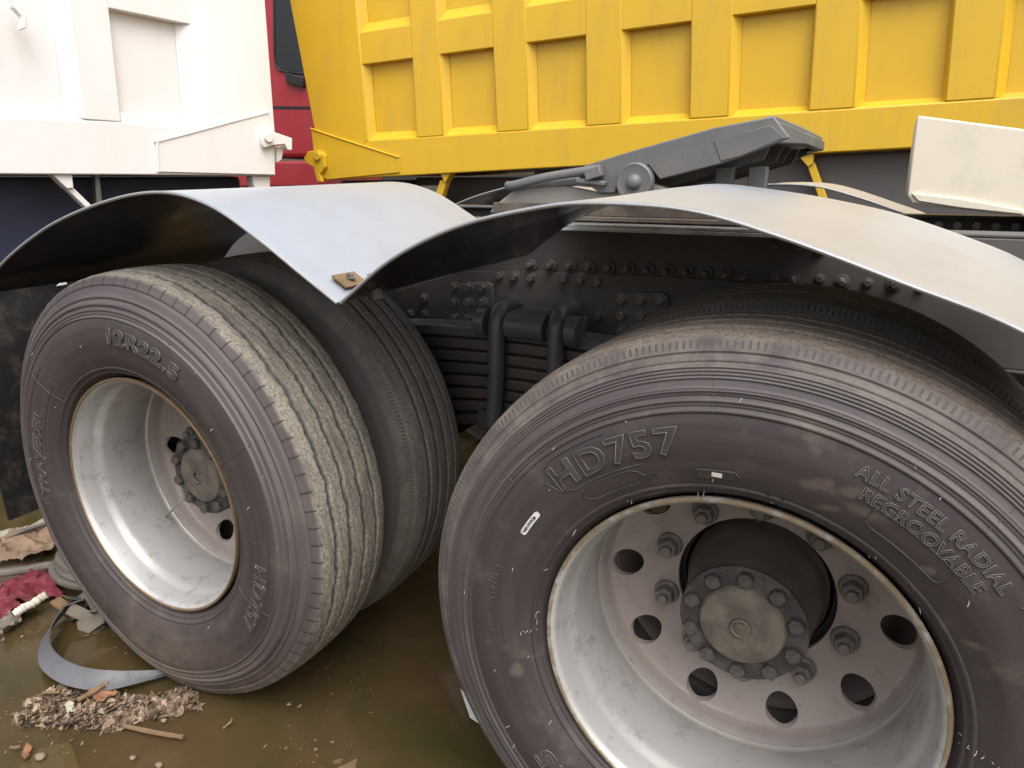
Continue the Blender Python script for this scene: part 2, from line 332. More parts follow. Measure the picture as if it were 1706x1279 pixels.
SIDE = [(.300, .012), (.306, .002), (.316, -.009), (.335, -.020), (.36, -.029), (.39, -.034), (.42, -.034), (.45, -.028), (.475, -.020), (.497, -.010), (.512, -.003), (.524, .003), (.531, .007)]
_sp = crom([(a, b, 0) for a, b in SIDE], 12); _sr = np.array([p[0] for p in _sp]); _sy = np.array([p[1] for p in _sp])
def side_y(r): return float(np.interp(r, _sr, _sy))
def contact(p, cy, bulge):      # p in wheel coordinates: press the tyre on the ground and let it bulge
    x, y, z = p
    th = math.atan2(x, -z); r = math.hypot(x, z)
    if z < -.25 and bulge and r > .33:
        k = math.exp(-(th/.42)**2)*bulge*min(1, (r-.33)/.1)
        y += k*(-1 if y < cy else 1)*min(1, abs(y-cy)/.1)
    z = max(z, -AX-.012)
    return (x, y, z)
def tyre(name, parent, x, cy, mat, nseg, ridges, grooves, wig, step=.0012, bulge=.014, ystep=.0024, gw=.012, gd=.009, seed=0):
    # profile samples: (y, r, ny, nr, kind)
    off = cy-.115; P = []
    rs = list(np.arange(.300, .531, step))+[.531]; rs2 = list(np.arange(.300, .531, .006))+[.531]
    for r in rs: P.append((side_y(r), r, 0))
    tw = list(np.arange(.011, .219, ystep))
    for y in tw: P.append((y, .5425-.0085*abs((y-.115)/.104)**3.2, 1))
    for r in rs2[::-1]: P.append((.23-side_y(r), r, 2))
    P = [(y+off, r, k) for y, r, k in P]; m = len(P)
    ths = np.arange(nseg)*2*math.pi/nseg; vs = []; gvals = []
    rnd = random.Random(seed); ph = [rnd.random()*6 for _ in range(8)]
    for (y, r, k) in P:
        dy = 0
        if k != 1:
            for (r0, w, h) in ridges: 
                d = abs(r-r0)/w
                if d < 1: dy += h*(1-d*d)**.5 if h > 0 else h*(1-d*d)
            dy = -dy if k == 0 else dy
        for th in ths:
            rr = r; gv = 0.0
            if k == 1:
                yy = y-off+wig*(math.sin(th*47+ph[0])*.5+math.sin(th*19+ph[1])*.3+math.sin(th*111+ph[2]+y*40)*.35)
                for i, g0 in enumerate(grooves):
                    d = abs(yy-g0-wig*.6*math.sin(th*31+ph[3+i % 4]))/(gw*.5)
                    if d < 1: q = min(1, (1-d)*2.2); rr -= gd*q; gv = max(gv, q)
                if wig: rr += wig*.35*(math.sin(th*83+y*310+ph[5])*math.sin(th*29-y*130))
            vs.append(contact((rr*math.cos(th), y+dy, rr*math.sin(th)), cy, bulge)); gvals.append(gv)
    n = nseg
    fs = [(i*n+k, i*n+(k+1) % n, (i+1)*n+(k+1) % n, (i+1)*n+k) for i in range(m-1) for k in range(n)]
    me = bpy.data.meshes.new(name); me.from_pydata(vs, [], fs); me.update()
    at = me.attributes.new('groove', 'FLOAT', 'POINT'); at.data.foreach_set('value', gvals)
    me.shade_smooth()
    return link(name, me, mat, parent, (x, 0, AX))

def rim_prof():
    return [(.016, .294), (.006, .2985), (-.003, .3005), (-.0075, .2985), (-.007, .2945), (-.001, .2895), (.008, .2868), (.040, .2835), (.050, .2815), (.060, .2770), (.072, .2750), (.120, .2740), (.135, .2735),
            (.150, .2745), (.178, .2770), (.186, .2800), (.192, .2790), (.197, .2765)]
def disc_y(r):
    return float(np.interp(r, [.1425, .196, .204, .212, .243, .268, .2735, .2765], [.272, .272, .270, .2668, .252, .239, .227, .199]))
def disc_mesh(phase=0.0):        # wheel disc with ten round hand holes
    b = MB(); nh = 10; rc, hr = .2410, .0295; ro, ri = .2765, .2035
    S = lambda r, th: (r*math.cos(th), disc_y(r), r*math.sin(th))
    for k in range(nh):
        tc = phase+k*2*math.pi/nh; t0, t1 = tc-math.pi/nh, tc+math.pi/nh
        per = []
        N = 14
        for i in range(N): per.append((ro, t0+(t1-t0)*i/N))
        for i in range(N): per.append((ro+(ri-ro)*i/N, t1))
        for i in range(N): per.append((ri, t1+(t0-t1)*i/N))
        for i in range(N): per.append((ri+(ro-ri)*i/N, t0))
        rings = []
        for f in (0, .12, .3, .5, .7, .85, .95, 1.0):
            ring = []
            for (r, th) in per:
                dx, dy_ = (th-tc)*rc, r-rc; L = math.hypot(dx, dy_) or 1
                cx, cy_ = dx/L*hr, dy_/L*hr
                px, py = dx+(cx-dx)*f, dy_+(cy_-dy_)*f
                p = S(rc+py, tc+px/rc); ring.append(p)
            rings.append(ring)
        last = rings[-1]; rings.append([(p[0]*.992, p[1]+.004, p[2]*.992) for p in last]); rings.append([(p[0]*.985, p[1]+.012, p[2]*.985) for p in last])
        n = len(per); vs = [p for rg in rings for p in rg]
        b.add(vs, [(i*n+j, i*n+(j+1) % n, (i+1)*n+(j+1) % n, (i+1)*n+j) for i in range(len(rings)-1) for j in range(n)])
    b.lathe([(disc_y(r), r) for r in (.2035, .200, .196, .17, .1425)]+[(.282, .1425)], 120)
    return b
def hex_mesh(name, af, h, chamf=.12, washer=None, stud=None, dome=False):   # hex head along -Y
    b = MB(); rc = af/math.sqrt(3); y = 0
    if washer: b.lathe([(0, washer[0]), (-washer[1]*.7, washer[0]), (-washer[1], washer[0]*.9), (-washer[1], .0005)], 20); y = -washer[1]
    hx = lambda r, yy, n=6: [(r*math.cos(2*math.pi*k/n), yy, r*math.sin(2*math.pi*k/n)) for k in range(n)]
    a = hx(rc, y+.0005); c = hx(rc, y-h*(1-chamf)); d = hx(rc*.86, y-h)
    b.add(a+c+d, [(k, (k+1) % 6, 6+(k+1) % 6, 6+k) for k in range(6)]+[(6+k, 6+(k+1) % 6, 12+(k+1) % 6, 12+k) for k in range(6)]+[tuple(range(12, 18))])
    if stud: b.lathe([(y-h+.001, stud[0]), (y-h-stud[1]*.85, stud[0]), (y-h-stud[1], stud[0]*.8), (y-h-stud[1], .0003)], 14)
    return b.mesh(name, 30)
NUT = hex_mesh('wheel_nut', .033, .020, .15, (.0245, .009), (.0105, .012))
HBOLT = hex_mesh('hub_bolt', .0245, .014, .2)
FB = hex_mesh('bolt', .020, .012, .15, (.016, .003))
FBN = hex_mesh('bolt_with_stud', .019, .012, .12, (.017, .003), (.0075, .011))
for m_ in (NUT,): m_.materials.append(M['nut'])
HBOLT.materials.append(M['hubdark']); FB.materials.append(M['bolt']); FBN.materials.append(M['bolt'])
DISC = {}
def wheel(x, rimmat, rubmat, label, ridges, grooves, wig, nseg, seed):
    b = MB(); b.lathe(rim_prof(), 180); d = disc_mesh(); b.add(d.v, d.f)
    b.lathe([(.197, .2765), (.23, .280), (.235, .30), (.228, .30)], 120)
    me = b.mesh('wheel', 40); w = link('wheel', me, rimmat, truck, (x, 0, AX)); w['label'] = label
    ty = tyre('tyre', w, x, .115, rubmat, nseg, ridges, grooves, wig, seed=seed)
    for k in range(10):
        th = R(18+36*k); p = Vector((x+.1705*math.cos(th), .272, AX+.1705*math.sin(th)))
        link('wheel_nut', NUT, None, w, p, rot=(0, random.random()*1, 0))
    return w, ty
def hub(x):
    b = MB(); b.lathe([(.42, .128), (.285, .128), (.262, .118), (.166, .107), (.160, .108)], 80)
    h = b.build('hub', M['hub'], truck, origin=(x, 0, AX)) if False else None
    b2 = MB(); b2.v = [(p[0]+x, p[1], p[2]+AX) for p in b.v]; b2.f = b.f
    h = b2.build('hub', M['hub'], truck, origin=(x, 0, AX))
    b = MB(); b.lathe([(.162, .1075), (.1515, .108), (.149, .1055), (.149, .0745), (.151, .0735)], 80, (x, 0, AX)); b.build('hub_flange', M['hubdark'], h, origin=(x, 0, AX))
    b = MB(); b.lathe([(.152, .0745), (.1455, .0735), (.140, .069), (.1365, .055), (.1345, .035), (.136, .030), (.1355, .020), (.1385, .017), (.138, .0003)], 64, (x, 0, AX)); cp = b.build('hub_cap', M['cap'], h, origin=(x, 0, AX))
    b = MB(); pa = [(x+.0155*math.cos(a), .1345, AX+.0155*math.sin(a)) for a in np.linspace(R(50), R(290), 16)]; b.tube(pa, .0026, 8)
    b.build('cap_mark', M['cap'], h)
    for k in range(10):
        th = R(18+36*k+.5); link('hub_bolt', HBOLT, None, h, (x+.0905*math.cos(th), .149, AX+.0905*math.sin(th)), rot=(0, random.random(), 0))
    return h

ridR = [(.4395, .0032, .0030), (.4445, .002, -.002), (.4535, .0028, .0034), (.4585, .002, -.002), (.466, .0018, .003), (.4695, .0018, .003), (.483, .0018, .0034), (.4875, .0018, .0034), (.492, .0018, .0034), (.4965, .0018, .0032), (.5015, .002, -.002), (.321, .0035, .0028), (.311, .0025, .0022), (.512, .004, -.003)]
ridL = [(.4465, .0024, .0032), (.4505, .002, -.002), (.4615, .0024, .0026), (.476, .006, .0045), (.4835, .002, -.0025), (.490, .0024, .0028), (.325, .003, .0028), (.313, .003, .0025), (.511, .004, -.0028)]
wR, tyR = wheel(XR, M['rimR'], M['rubR'], 'clean silver wheel with scuffed dark tyre, nearest the camera', ridR, (.05, .093, .137, .18), .0, 720, 1)
wL, tyL = wheel(XL, M['rimL'], M['rubL'], 'rear wheel with rusty rim lip and gravel dusted ribbed tyre', ridL, (.048, .092, .138, .182), .0022, 900, 2)
hR, hL = hub(XR), hub(XL)
def inner_wheel(x, seed, cy=.455):
    off = cy-.115
    b = MB(); b.lathe([(off+.016, .294), (off-.006, .3005), (off-.006, .29), (off+.01, .286), (off+.05, .279), (off+.07, .268), (off+.15, .268), (off+.18, .28), (off+.225, .286), (off+.236, .30)], 96, (x, 0, AX))
    w = b.build('wheel', M['rimR'], truck, origin=(x, 0, AX))
    tyre('tyre', w, x, cy, M['rubI'], 420, [(.45, .003, .002), (.47, .003, .002)], (.06, .10, .14, .178), .0, .006, .010, .0020, .014, .013, seed)
    return w
inner_wheel(XL, 3)['label'] = 'inner dual wheel of the rear axle with grooved tyre'
inner_wheel(XR, 4)['label'] = 'inner dual wheel behind the silver wheel'
def far_wheel(x):
    b = MB(); pr = [(1.82+p, r) for p, r in ((.0, .30), (-.02, .36), (-.02, .45), (.0, .525), (.03, .54), (.2, .54), (.26, .52), (.30, .52), (.36, .54), (.55, .54), (.60, .52), (.62, .42), (.58, .30))]
    b.lathe(pr, 72, (x, 0, AX)); return b.build('wheel', M['rubI'], truck, origin=(x, 0, AX))
for x in (XL, XR): far_wheel(x)
# drums, axles, differentials
for x in (XL, XR):
    b = MB(); b.lathe([(.30, .135), (.30, .205), (.33, .212), (.60, .212), (.61, .09), (.75, .085), (1.0, .12), (1.08, .22), (1.16, .25), (1.28, .25), (1.36, .22), (1.44, .12), (1.7, .085), (1.8, .085)], 48, (x, 0, AX))
    b.build('axle_housing', M['drum'], truck)

# ---- chassis rails with bolts
FT = 1.148
def rail(y0, s):                 # web at y0, flanges towards s
    b = MB(); b.box(-2.35, 2.2, min(y0, y0+s*.009), max(y0, y0+s*.009), .868, FT-.009)
    b.box(-2.35, 2.2, min(y0, y0+s*.085), max(y0, y0+s*.085), FT-.009, FT); b.box(-2.35, 2.2, min(y0, y0+s*.085), max(y0, y0+s*.085), .859, .868)
    return b.build('chassis_rail', M['chassis'], truck, bevel=.003)
railN = rail(.80, 1); railF = rail(1.64, -1); railF.data.materials[0] = M['chassis2']  # far rail's own grey stands in for light on its inner face
railN['label'] = 'dark chassis rail with rows of bolts'; 
def bolts(parent, pix, y, me, sc=1.0):
    for (px, py) in pix:
        p = U(px, py, 1, y+.0); o = link('bolt', me, None, parent, p, rot=(0, random.random()*2, 0)); o.scale = (sc,)*3
# overlay gusset plate on the web
def plate_px(name, pix, y, th, mat, parent, bevel=.002):
    pts = [U(a, b_, 1, y) for a, b_ in pix]
    return MB().prism(pts, (0, th, 0)).build(name, mat, parent, bevel=bevel)
plate_px('web_plate', [(662, 484), (765, 452), (900, 452), (1110, 460), (1350, 478), (1330, 640), (640, 640)], .792, .0075, M['chassis'], railN, .0015)
bolts(railN, [(950+32.2*i+.25*i*i*.1, 443.5+1.55*i) for i in range(-2, 9)], .792, FBN)
bolts(railN, [(833, 459), (858, 460), (886, 462), (940, 464), (968, 466), (997, 469)], .792, FB)
bolts(railN, [(1238, 461), (1320, 466), (1403, 469), (1490, 473)], .799, FBN); bolts(railN, [(1210, 458), (1290, 463), (1366, 464), (1446, 471), (1535, 478)], .799, FB, .75)
bolts(railN, [(1290, 411), (1330, 413), (1369, 416)], .799, FB, .8)  # heads added where open holes show light from behind
bolts(railN, [(708, 497), (685, 523), (709, 523), (998, 526)], .792, FB)
for pts, bp in (([(752, 474), (812, 469), (820, 474), (826, 540), (752, 540)], [(758+23.5*i, 478+25.5*j) for i in range(3) for j in range(3)]),
                ([(1028, 489), (1100, 487), (1112, 497), (1112, 560), (1026, 560)], [(1036+32*i, 499+26.5*j) for i in range(3) for j in range(3)])):
    gp = plate_px('bolted_bracket', pts, .775, .0165, M['chassis2'], truck, .004); bolts(gp, bp, .775, FB, 1.12)
FH = hex_mesh('hole_light_disc', .024, .004, .3); FH.materials.append(M['galv'])  # pale heads added in place of open rail holes that show light
for i in range(12):
    o = link('rail_hole_disc', FH, None, railF, (.225+.0495*i, 1.631, 1.115))
# bracket strap along the near rail top, rusty subframe under the fifth wheel
b = MB(); b.box(-.95, .02, .735, .80, 1.138, 1.147); b.box(-.95, .02, .735, .742, 1.128, 1.138); b.build('edge_angle', M['galv'], truck, bevel=.0015)
b = MB(); b.box(-.85, -.10, .785, 1.66, FT+.002, FT+.014); b.box(-.85, -.10, .80, .86, FT+.014, FT+.045); b.build('subframe_plate', M['rustplate'], truck, bevel=.002)
# cross members
for x in (-2.2, -1.75, -.68, .55, 1.6):
    MB().box(x-.06, x+.06, .812, 1.628, .90, 1.10).build('cross_member', M['chassis'], truck, bevel=.006)

# ---- leaf spring pack with U-bolts and trunnion
spx, spy0, spy1 = -.675, .665, .755
for i in range(8):
    L = .78-.065*i; zt = .868-.0345*i; n = 14; top, bot = [], []
    for k in range(n+1):
        u = -1+2*k/n; x = spx+u*L; z = zt-.055*u*u*(1 if i else .6)
        top.append((x, spy0, z)); bot.append((x, spy0, z-.0315))
    vs = top+bot; b = MB()
    pf = [(spx+(-1+2*k/n)*L, spy0, zt-.055*(-1+2*k/n)**2) for k in range(n+1)]
    for k in range(n):
        a, c = Vector(pf[k]), Vector(pf[k+1]); dz = Vector((0, 0, -.0315)); dy = Vector((0, spy1-spy0, 0))
        b.hexa([a+dz, c+dz, c, a], [a+dz+dy, c+dz+dy, c+dy, a+dy])
    me = b.mesh('spring_leaf', 35); bm = bmesh.new(); bm.from_mesh(me); bmesh.ops.remove_doubles(bm, verts=bm.verts[:], dist=1e-5)
    inner = [f for f in bm.faces if abs(f.normal.x) > .9 and abs(f.calc_center_median().x-spx) < L*.98]; bmesh.ops.delete(bm, geom=inner, context='FACES')
    bm.to_mesh(me); bm.free(); me.shade_smooth(); me.set_sharp_from_angle(angle=R(35))
    link('spring_leaf', me, M['springgrey'] if i == 0 else M['spring'], truck, (0, 0, 0), bevel=.007, seg=3)
for x in (-.755, -.582):
    pa = [(x-.012, spy0-.022, .60), (x, spy0-.022, .75)]+[(x+.002, (spy0+spy1)/2-math.cos(a)*.067, .885+math.sin(a)*.047) for a in np.linspace(0, math.pi, 9)]+[(x, spy1+.014, .75)]
    b = MB(); b.tube(pa, .0235, 14); b.build('spring_u_bolt', M['springgrey'], truck)
b = MB()
for (x0, x1, r) in ((-.815, -.784, .040), (-.725, -.612, .036), (-.552, -.518, .040)):
    n = 22; vs = [(x, .655+math.cos(2*math.pi*k/n)*r, .885+math.sin(2*math.pi*k/n)*r) for x in (x0, x1) for k in range(n)]
    b.add(vs, [(k, (k+1) % n, n+(k+1) % n, n+k) for k in range(n)]+[tuple(range(n)), tuple(range(n, 2*n))])
b.box(-.80, -.54, .66, .76, .868, .905)
b.build('spring_clamp', M['springgrey'], truck, bevel=.004)
b = MB(); b.prism([(-.735, .648, .90), (-.615, .648, .90), (-.598, .648, .865), (-.752, .648, .865)], (0, .1, 0)); b.prism([(-.715, .64, .925), (-.635, .64, .925), (-.615, .64, .90), (-.735, .64, .90)], (0, .1, 0)); b.build('clamp_block', M['chassis2'], truck, bevel=.005)
b = MB(); b.box(-.82, -.53, .645, .775, .575, .635); b.lathe([(.60, .0004), (.598, .06), (.60, .085), (.635, .105), (.80, .105), (1.64, .08), (1.8, .105)], 40, (-.675, 0, .53)); b.build('trunnion', M['spring'], truck, bevel=.006)
b = MB()
b.tube([(-.98, .78, .69), (-.78, .72, .685)], .012, 10); b.box(-1.02, -.83, .76, .80, .63, .74)
b.build('torque_rod', M['chassis2'], truck, bevel=.004)

# ---- mudguards (arched stainless sheets)
def guard(name, prof, y0, y1, label, lift=.012, bead=True, far=None):
    P = crom(prof, 7); n = len(P); Q = crom(far, 7) if far else [p+Vector((0, 0, lift)) for p in P]; th = .0022; NW = 8; vs, fs = [], []
    nr = []
    for i in range(n):
        d = (P[min(i+1, n-1)]-P[max(i-1, 0)]).normalized(); nr.append(Vector((-d.z, 0, d.x)) if d.x > 0 else Vector((d.z, 0, -d.x)))
    for lay in (0, 1):
        for i in range(n):
            for k in range(NW+1):
                f = k/NW; y = y0+(y1-y0)*f
                w = .0022*mnoise.noise(Vector((P[i].x*3, y*3, 1.7)))*math.sin(math.pi*f)
                p = Vector((P[i].x+(Q[i].x-P[i].x)*f, y, P[i].z+(Q[i].z-P[i].z)*f+w))+nr[i]*(-th if lay else 0); vs.append(p)
    q = lambda l, i, k: l*n*(NW+1)+i*(NW+1)+k
    for i in range(n-1):
        for k in range(NW):
            fs.append((q(0, i, k), q(0, i, k+1), q(0, i+1, k+1), q(0, i+1, k))); fs.append((q(1, i, k), q(1, i+1, k), q(1, i+1, k+1), q(1, i, k+1)))
        for k in (0, NW): fs.append((q(0, i, k), q(0, i+1, k), q(1, i+1, k), q(1, i, k)))
    for i in (0, n-1):
        for k in range(NW): fs.append((q(0, i, k), q(0, i, k+1), q(1, i, k+1), q(1, i, k)))
    b = MB(); b.add(vs, fs); o = b.build(name, M['stainless'], truck, smooth=40); o.data.materials.append(M['under_reflection'])
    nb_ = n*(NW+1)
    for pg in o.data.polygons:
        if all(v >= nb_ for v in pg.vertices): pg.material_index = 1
    if label: o['label'] = label
    if bead:
        b = MB(); b.tube([Vector((P[i].x, y0, P[i].z))-nr[i]*.0028 for i in range(n)], .0033, 8); b.build('rolled_edge', M['edge'], o)
    return o
NE = -.03
gl = [U(*q, 1, NE) for q in ((0, 440), (80, 375), (180, 332), (270, 318), (350, 340), (430, 395), (500, 452), (563, 503))]
gl = [Vector((-1.845, NE, .985))]+[Vector((gl[0].x, NE, gl[0].z))]+gl[1:]
gr = [U(*q, 1, NE) for q in ((563, 503), (650, 430), (760, 375), (900, 342), (1000, 335), (1150, 347), (1300, 390), (1500, 465), (1706, 548))]+[Vector((.42, NE, 1.02)), Vector((.52, NE, .90))]
gr[0] = gr[0]+Vector((.004, 0, .001))
guard('mudguard', gl, NE, .70, 'stainless mudguard over the rear wheel'); guard('mudguard', gr, NE, .70, 'stainless mudguard over the wheel nearest the camera', far=[p+Vector((0, 0, .012)) for p in gr[:4]]+[U(a_, b_, 1, .70) for a_, b_ in ((1200, 306), (1300, 317), (1400, 334), (1500, 357), (1618, 397), (1706, 434))]+[Vector((.50, .70, 1.03))])
guard('mudguard', [Vector((p.x, 0, p.z+.006)) for p in gl], 1.75, 2.46, None, 0, True); guard('mudguard', [Vector((p.x, 0, p.z+.006)) for p in gr], 1.75, 2.46, None, 0, True)
# mounting tab and bolt at the joint
def limb_z(x, P=crom(gl, 7)): return float(np.interp(x, [p.x for p in P], [p.z for p in P]))
best = min((abs(U(583, 466, 1, y).z-limb_z(U(583, 466, 1, y).x)-.006), y) for y in np.arange(-.02, .3, .004)); tp = U(583, 466, 1, best[1])
ld = Vector((.05, 0, limb_z(tp.x+.025)-limb_z(tp.x-.025))).normalized(); ln = Vector((-ld.z, 0, ld.x))
b = MB(); b.obox(tp, ld, (0, 1, 0), ln, .019, .03, .0025); tb = b.build('guard_tab', M['wood'], truck, bevel=.001)
link('bolt', FB, None, tb, tp+ln*.003, rot=(R(-90), 0, 0)).scale = (.7, .7, .5)
tq = U(627, 484, 1, .05); b = MB(); b.tube([tq+Vector((-.012, 0, .03)), tq], .006, 10); b.tube([tq, tq+Vector((.006, -.002, -.016))], .012, 8); b.build('guard_bolt', M['bolt'], truck)

# ---- mud flap
b = MB(); n = 10; vs = []
for j in range(n+1):
    z = .985-.70*j/n
    for k in range(9):
        y = .085-.10*min(1, j/4)+.02*(j/n)**3+(.72)*k/8; vs.append((-2.03+.012*math.sin(k*1.1+j*.4)-.02*(j/n)**2, y, z))
m = len(vs); vs += [(p[0]-.008, p[1], p[2]) for p in vs]
fs = []
for j in range(n):
    for k in range(8):
        a0 = j*9+k; fs += [(a0, a0+1, a0+10, a0+9), (m+a0, m+a0+9, m+a0+10, m+a0+1)]
    fs += [(j*9, j*9+9, m+j*9+9, m+j*9), (j*9+8, m+j*9+8, m+j*9+17, j*9+17)]
for k in range(8): fs += [(k, m+k, m+k+1, k+1), (n*9+k, n*9+k+1, m+n*9+k+1, m+n*9+k)]
b.add(vs, fs); fl = b.build('mud_flap', M['flap'], truck); fl['label'] = 'black mud splashed rubber flap behind the rear wheel'
b = MB(); b.box(-2.06, -2.045, .0, .095, .80, .99); b.box(-2.05, -2.0, .0, .80, .985, 1.02); b.build('flap_bracket', M['chassis2'], truck, bevel=.003)

# ---- fifth wheel
fw = empty('fifth_wheel', (-.44, 1.22, 1.25)); fw.parent = truck; fw.location = Vector((-.44, 1.22, 1.25))-wl(truck)
fw['label'] = 'grey greasy fifth wheel coupling tilted down to the rear'
YN = .80
px = [(972, 276), (1046, 253), (1187, 213), (1289, 193), (1315, 229), (1235, 262), (1197, 274), (1099, 299), (1080, 275), (1046, 279), (1032, 292), (1025, 321), (1000, 322), (985, 312), (960, 310)]
pts = [U(a, b_, 1, YN) for a, b_ in px]
b = MB(); b.prism(pts, (0, .022, 0)); b.build('side_skirt', M['fifth'], fw, bevel=.003)
b = MB(); b.prism([Vector((p.x, 2.44-YN, p.z)) for p in pts], (0, -.022, 0)); b.build('side_skirt', M['fifth'], fw, bevel=.003)
T0, T1 = pts[0], pts[3]; sl_ = (T1.z-T0.z)/(T1.x-T0.x)
def deckz(x): return T1.z+(x-T1.x)*sl_
plan = [(T1.x, YN+.004), (-.075, .98), (-.060, 1.22), (-.075, 1.46), (T1.x, 1.636), (-.36, 1.636), (-.56, 1.60), (-.70, 1.46), (-.60, 1.30), (-.40, 1.27), (-.36, 1.22), (-.40, 1.17), (-.60, 1.14), (-.70, .98), (-.56, .84), (-.36, YN+.004)]
zz = lambda x, y: deckz(min(x, T1.x))-(max(0, x-T1.x))*.42
b = MB(); b.hexa([(x, y, zz(x, y)+.003) for x, y in plan], [(x, y, zz(x, y)-.022) for x, y in plan]); b.build('top_plate', M['fifth'], fw, bevel=.004)
# front apron folded round the corner
fr = [(T1.x, YN+.001), (-.068, .98), (-.053, 1.22), (-.068, 1.46), (T1.x, 1.639)]
for i in range(4):
    (x0, y0), (x1, y1) = fr[i], fr[i+1]; h0 = .058 if i == 0 else .032; h1 = .058 if i == 3 else .032
    b = MB(); b.hexa([(x0, y0, zz(x0, y0)-.004), (x1, y1, zz(x1, y1)-.004), (x1, y1, zz(x1, y1)-h1), (x0, y0, zz(x0, y0)-h0)], [(x0-.02, y0+.006, zz(x0, y0)-.004), (x1-.02, y1, zz(x1, y1)-.004), (x1-.02, y1, zz(x1, y1)-h1), (x0-.02, y0+.006, zz(x0, y0)-h0)])
    b.build('front_apron', M['fifth'], fw, bevel=.004)
for y in (.93, 1.15, 1.29, 1.51):
    b = MB(); b.hexa([(-.58, y, deckz(-.58)-.02), (-.13, y, deckz(-.13)-.02), (-.16, y, deckz(-.16)-.085), (-.42, y, 1.225), (-.55, y, 1.225)], [(-.58, y+.016, deckz(-.58)-.02), (-.13, y+.016, deckz(-.13)-.02), (-.16, y+.016, deckz(-.16)-.085), (-.42, y+.016, 1.225), (-.55, y+.016, 1.225)])
    b.build('stiffener', M['fifth'], fw, bevel=.002)
pc = U(1058, 303, 1, .79)
b = MB(); b.lathe([(.80, .047), (.782, .047), (.779, .043), (.781, .036), (.780, .020), (.772, .017), (.766, .010), (.765, .0004)], 36, (pc.x, 0, pc.z)); b.build('pivot_pin', M['fifth'], fw)
plate_px('access_cover', [(1189, 235), (1284, 208), (1306, 229), (1236, 259), (1201, 268)], .7975, .004, M['fifth'], fw, .001)
pv = [(815, 362), (823, 343), (858, 315), (905, 303), (950, 311), (1000, 322), (1028, 306), (1058, 294), (1088, 306), (1130, 320), (1190, 362)]
for y in (.815, 1.58):
    bp = [Vector((U(a, b_, 1, .815).x, y, U(a, b_, 1, .815).z)) for a, b_ in pv]
    bp[0].z = bp[-1].z = FT+.016
    MB().prism(bp, (0, .045, 0)).build('pivot_bracket', M['bracket'], fw, bevel=.004)
b = MB(); p0, p1, p2, p3 = U(988, 283, 1, .79), U(845, 310, 1, .79), U(880, 309, 1, .80), U(990, 300, 1, .80)
hp = crom([p0+Vector((.02, 0, .004)), p0, (p0+p1)/2+Vector((0, 0, .004)), p1+Vector((.02, 0, .003)), p1+Vector((0, .008, .002)), p1+Vector((.01, .022, -.002)), p2+Vector((0, .02, .002)), p3+Vector((0, .02, 0))], 6)
b.tube(hp, .0115, 12); b.build('pull_handle', M['fifth'], fw)
b = MB(); c0 = U(990, 288, 1, .782); b.obox(c0, (.96, 0, .27), (0, 1, 0), (-.27, 0, .96), .022, .014, .014); b.obox(c0+Vector((-.01, .01, -.022)), (.99, 0, -.1), (0, 1, 0), (.1, 0, .99), .04, .014, .006); b.build('handle_block', M['fifth'], fw, bevel=.003)
for x in (-.245, -.165):
    MB().box(x-.022, x+.022, .90, .93, FT+.016, 1.285).build('stop_block', M['fifth'], fw, bevel=.003)

# ---- cream box standing on the frame
bx = [U(a, b_, 1, 1.30) for a, b_ in ((1519, 339), (1511, 325), (1519, 262), (1529, 192), (1900, 240), (1880, 395), (1700, 360))]
b = MB(); b.prism(bx, (0, .30, 0)); cb = b.build('cream_box', M['cream'], None, bevel=.005, seg=3)
tag(cb, 'tilted cream fibreglass box with rounded corner resting on the truck frame', 'box')
lp = [U(a, b_, 1, 1.292) for a, b_ in ((1519, 322), (1600, 331), (1705, 350), (1705, 357), (1600, 346), (1530, 335))]
MB().prism(lp, (0, .01, 0)).build('lower_lip', M['cream'], cb, bevel=.002)

# ------------------------------------------------------------------ lettering and marks on the tyres
def arc_text(name, parent, x, s, size, r0, th0, mat, raise_=.0022, spacing=1.0, bold=.0, outline=False, shear=0.0, stretch=1.0):
    """text whose tops point outward, reading clockwise, starting at angle th0 (degrees)"""
    cu = bpy.data.curves.new('text', 'FONT'); cu.body = s; cu.size = 1; cu.extrude = 1; cu.offset = bold; cu.space_character = spacing; cu.resolution_u = 3; cu.shear = shear
    to = bpy.data.objects.new('text', cu); COL.objects.link(to); dg = bpy.context.evaluated_depsgraph_get(); dg.update()
    me = bpy.data.meshes.new_from_object(to.evaluated_get(dg)); bpy.data.objects.remove(to, do_unlink=True)
    co = np.empty(len(me.vertices)*3); me.vertices.foreach_get('co', co); co = co.reshape(-1, 3); out = []
    for (u, v, w) in co:
        th = R(th0)-u*size*stretch/r0; r = r0-size*.35+v*size
        y = side_y(r)-(raise_ if w > 0 else -.004)
        out.append((r*math.cos(th), y, r*math.sin(th)))
    me.vertices.foreach_set('co', np.array(out).ravel()); me.update()
    bm = bmesh.new(); bm.from_mesh(me); bmesh.ops.remove_doubles(bm, verts=bm.verts[:], dist=1e-6); bmesh.ops.recalc_face_normals(bm, faces=bm.faces[:]); bm.to_mesh(me); bm.free(); me.name = name
    me.materials.clear(); me.materials.append(mat)
    o = link(name, me, None, parent, (x, 0, AX), bevel=0)
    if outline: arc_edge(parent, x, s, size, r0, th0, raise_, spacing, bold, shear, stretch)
    return o
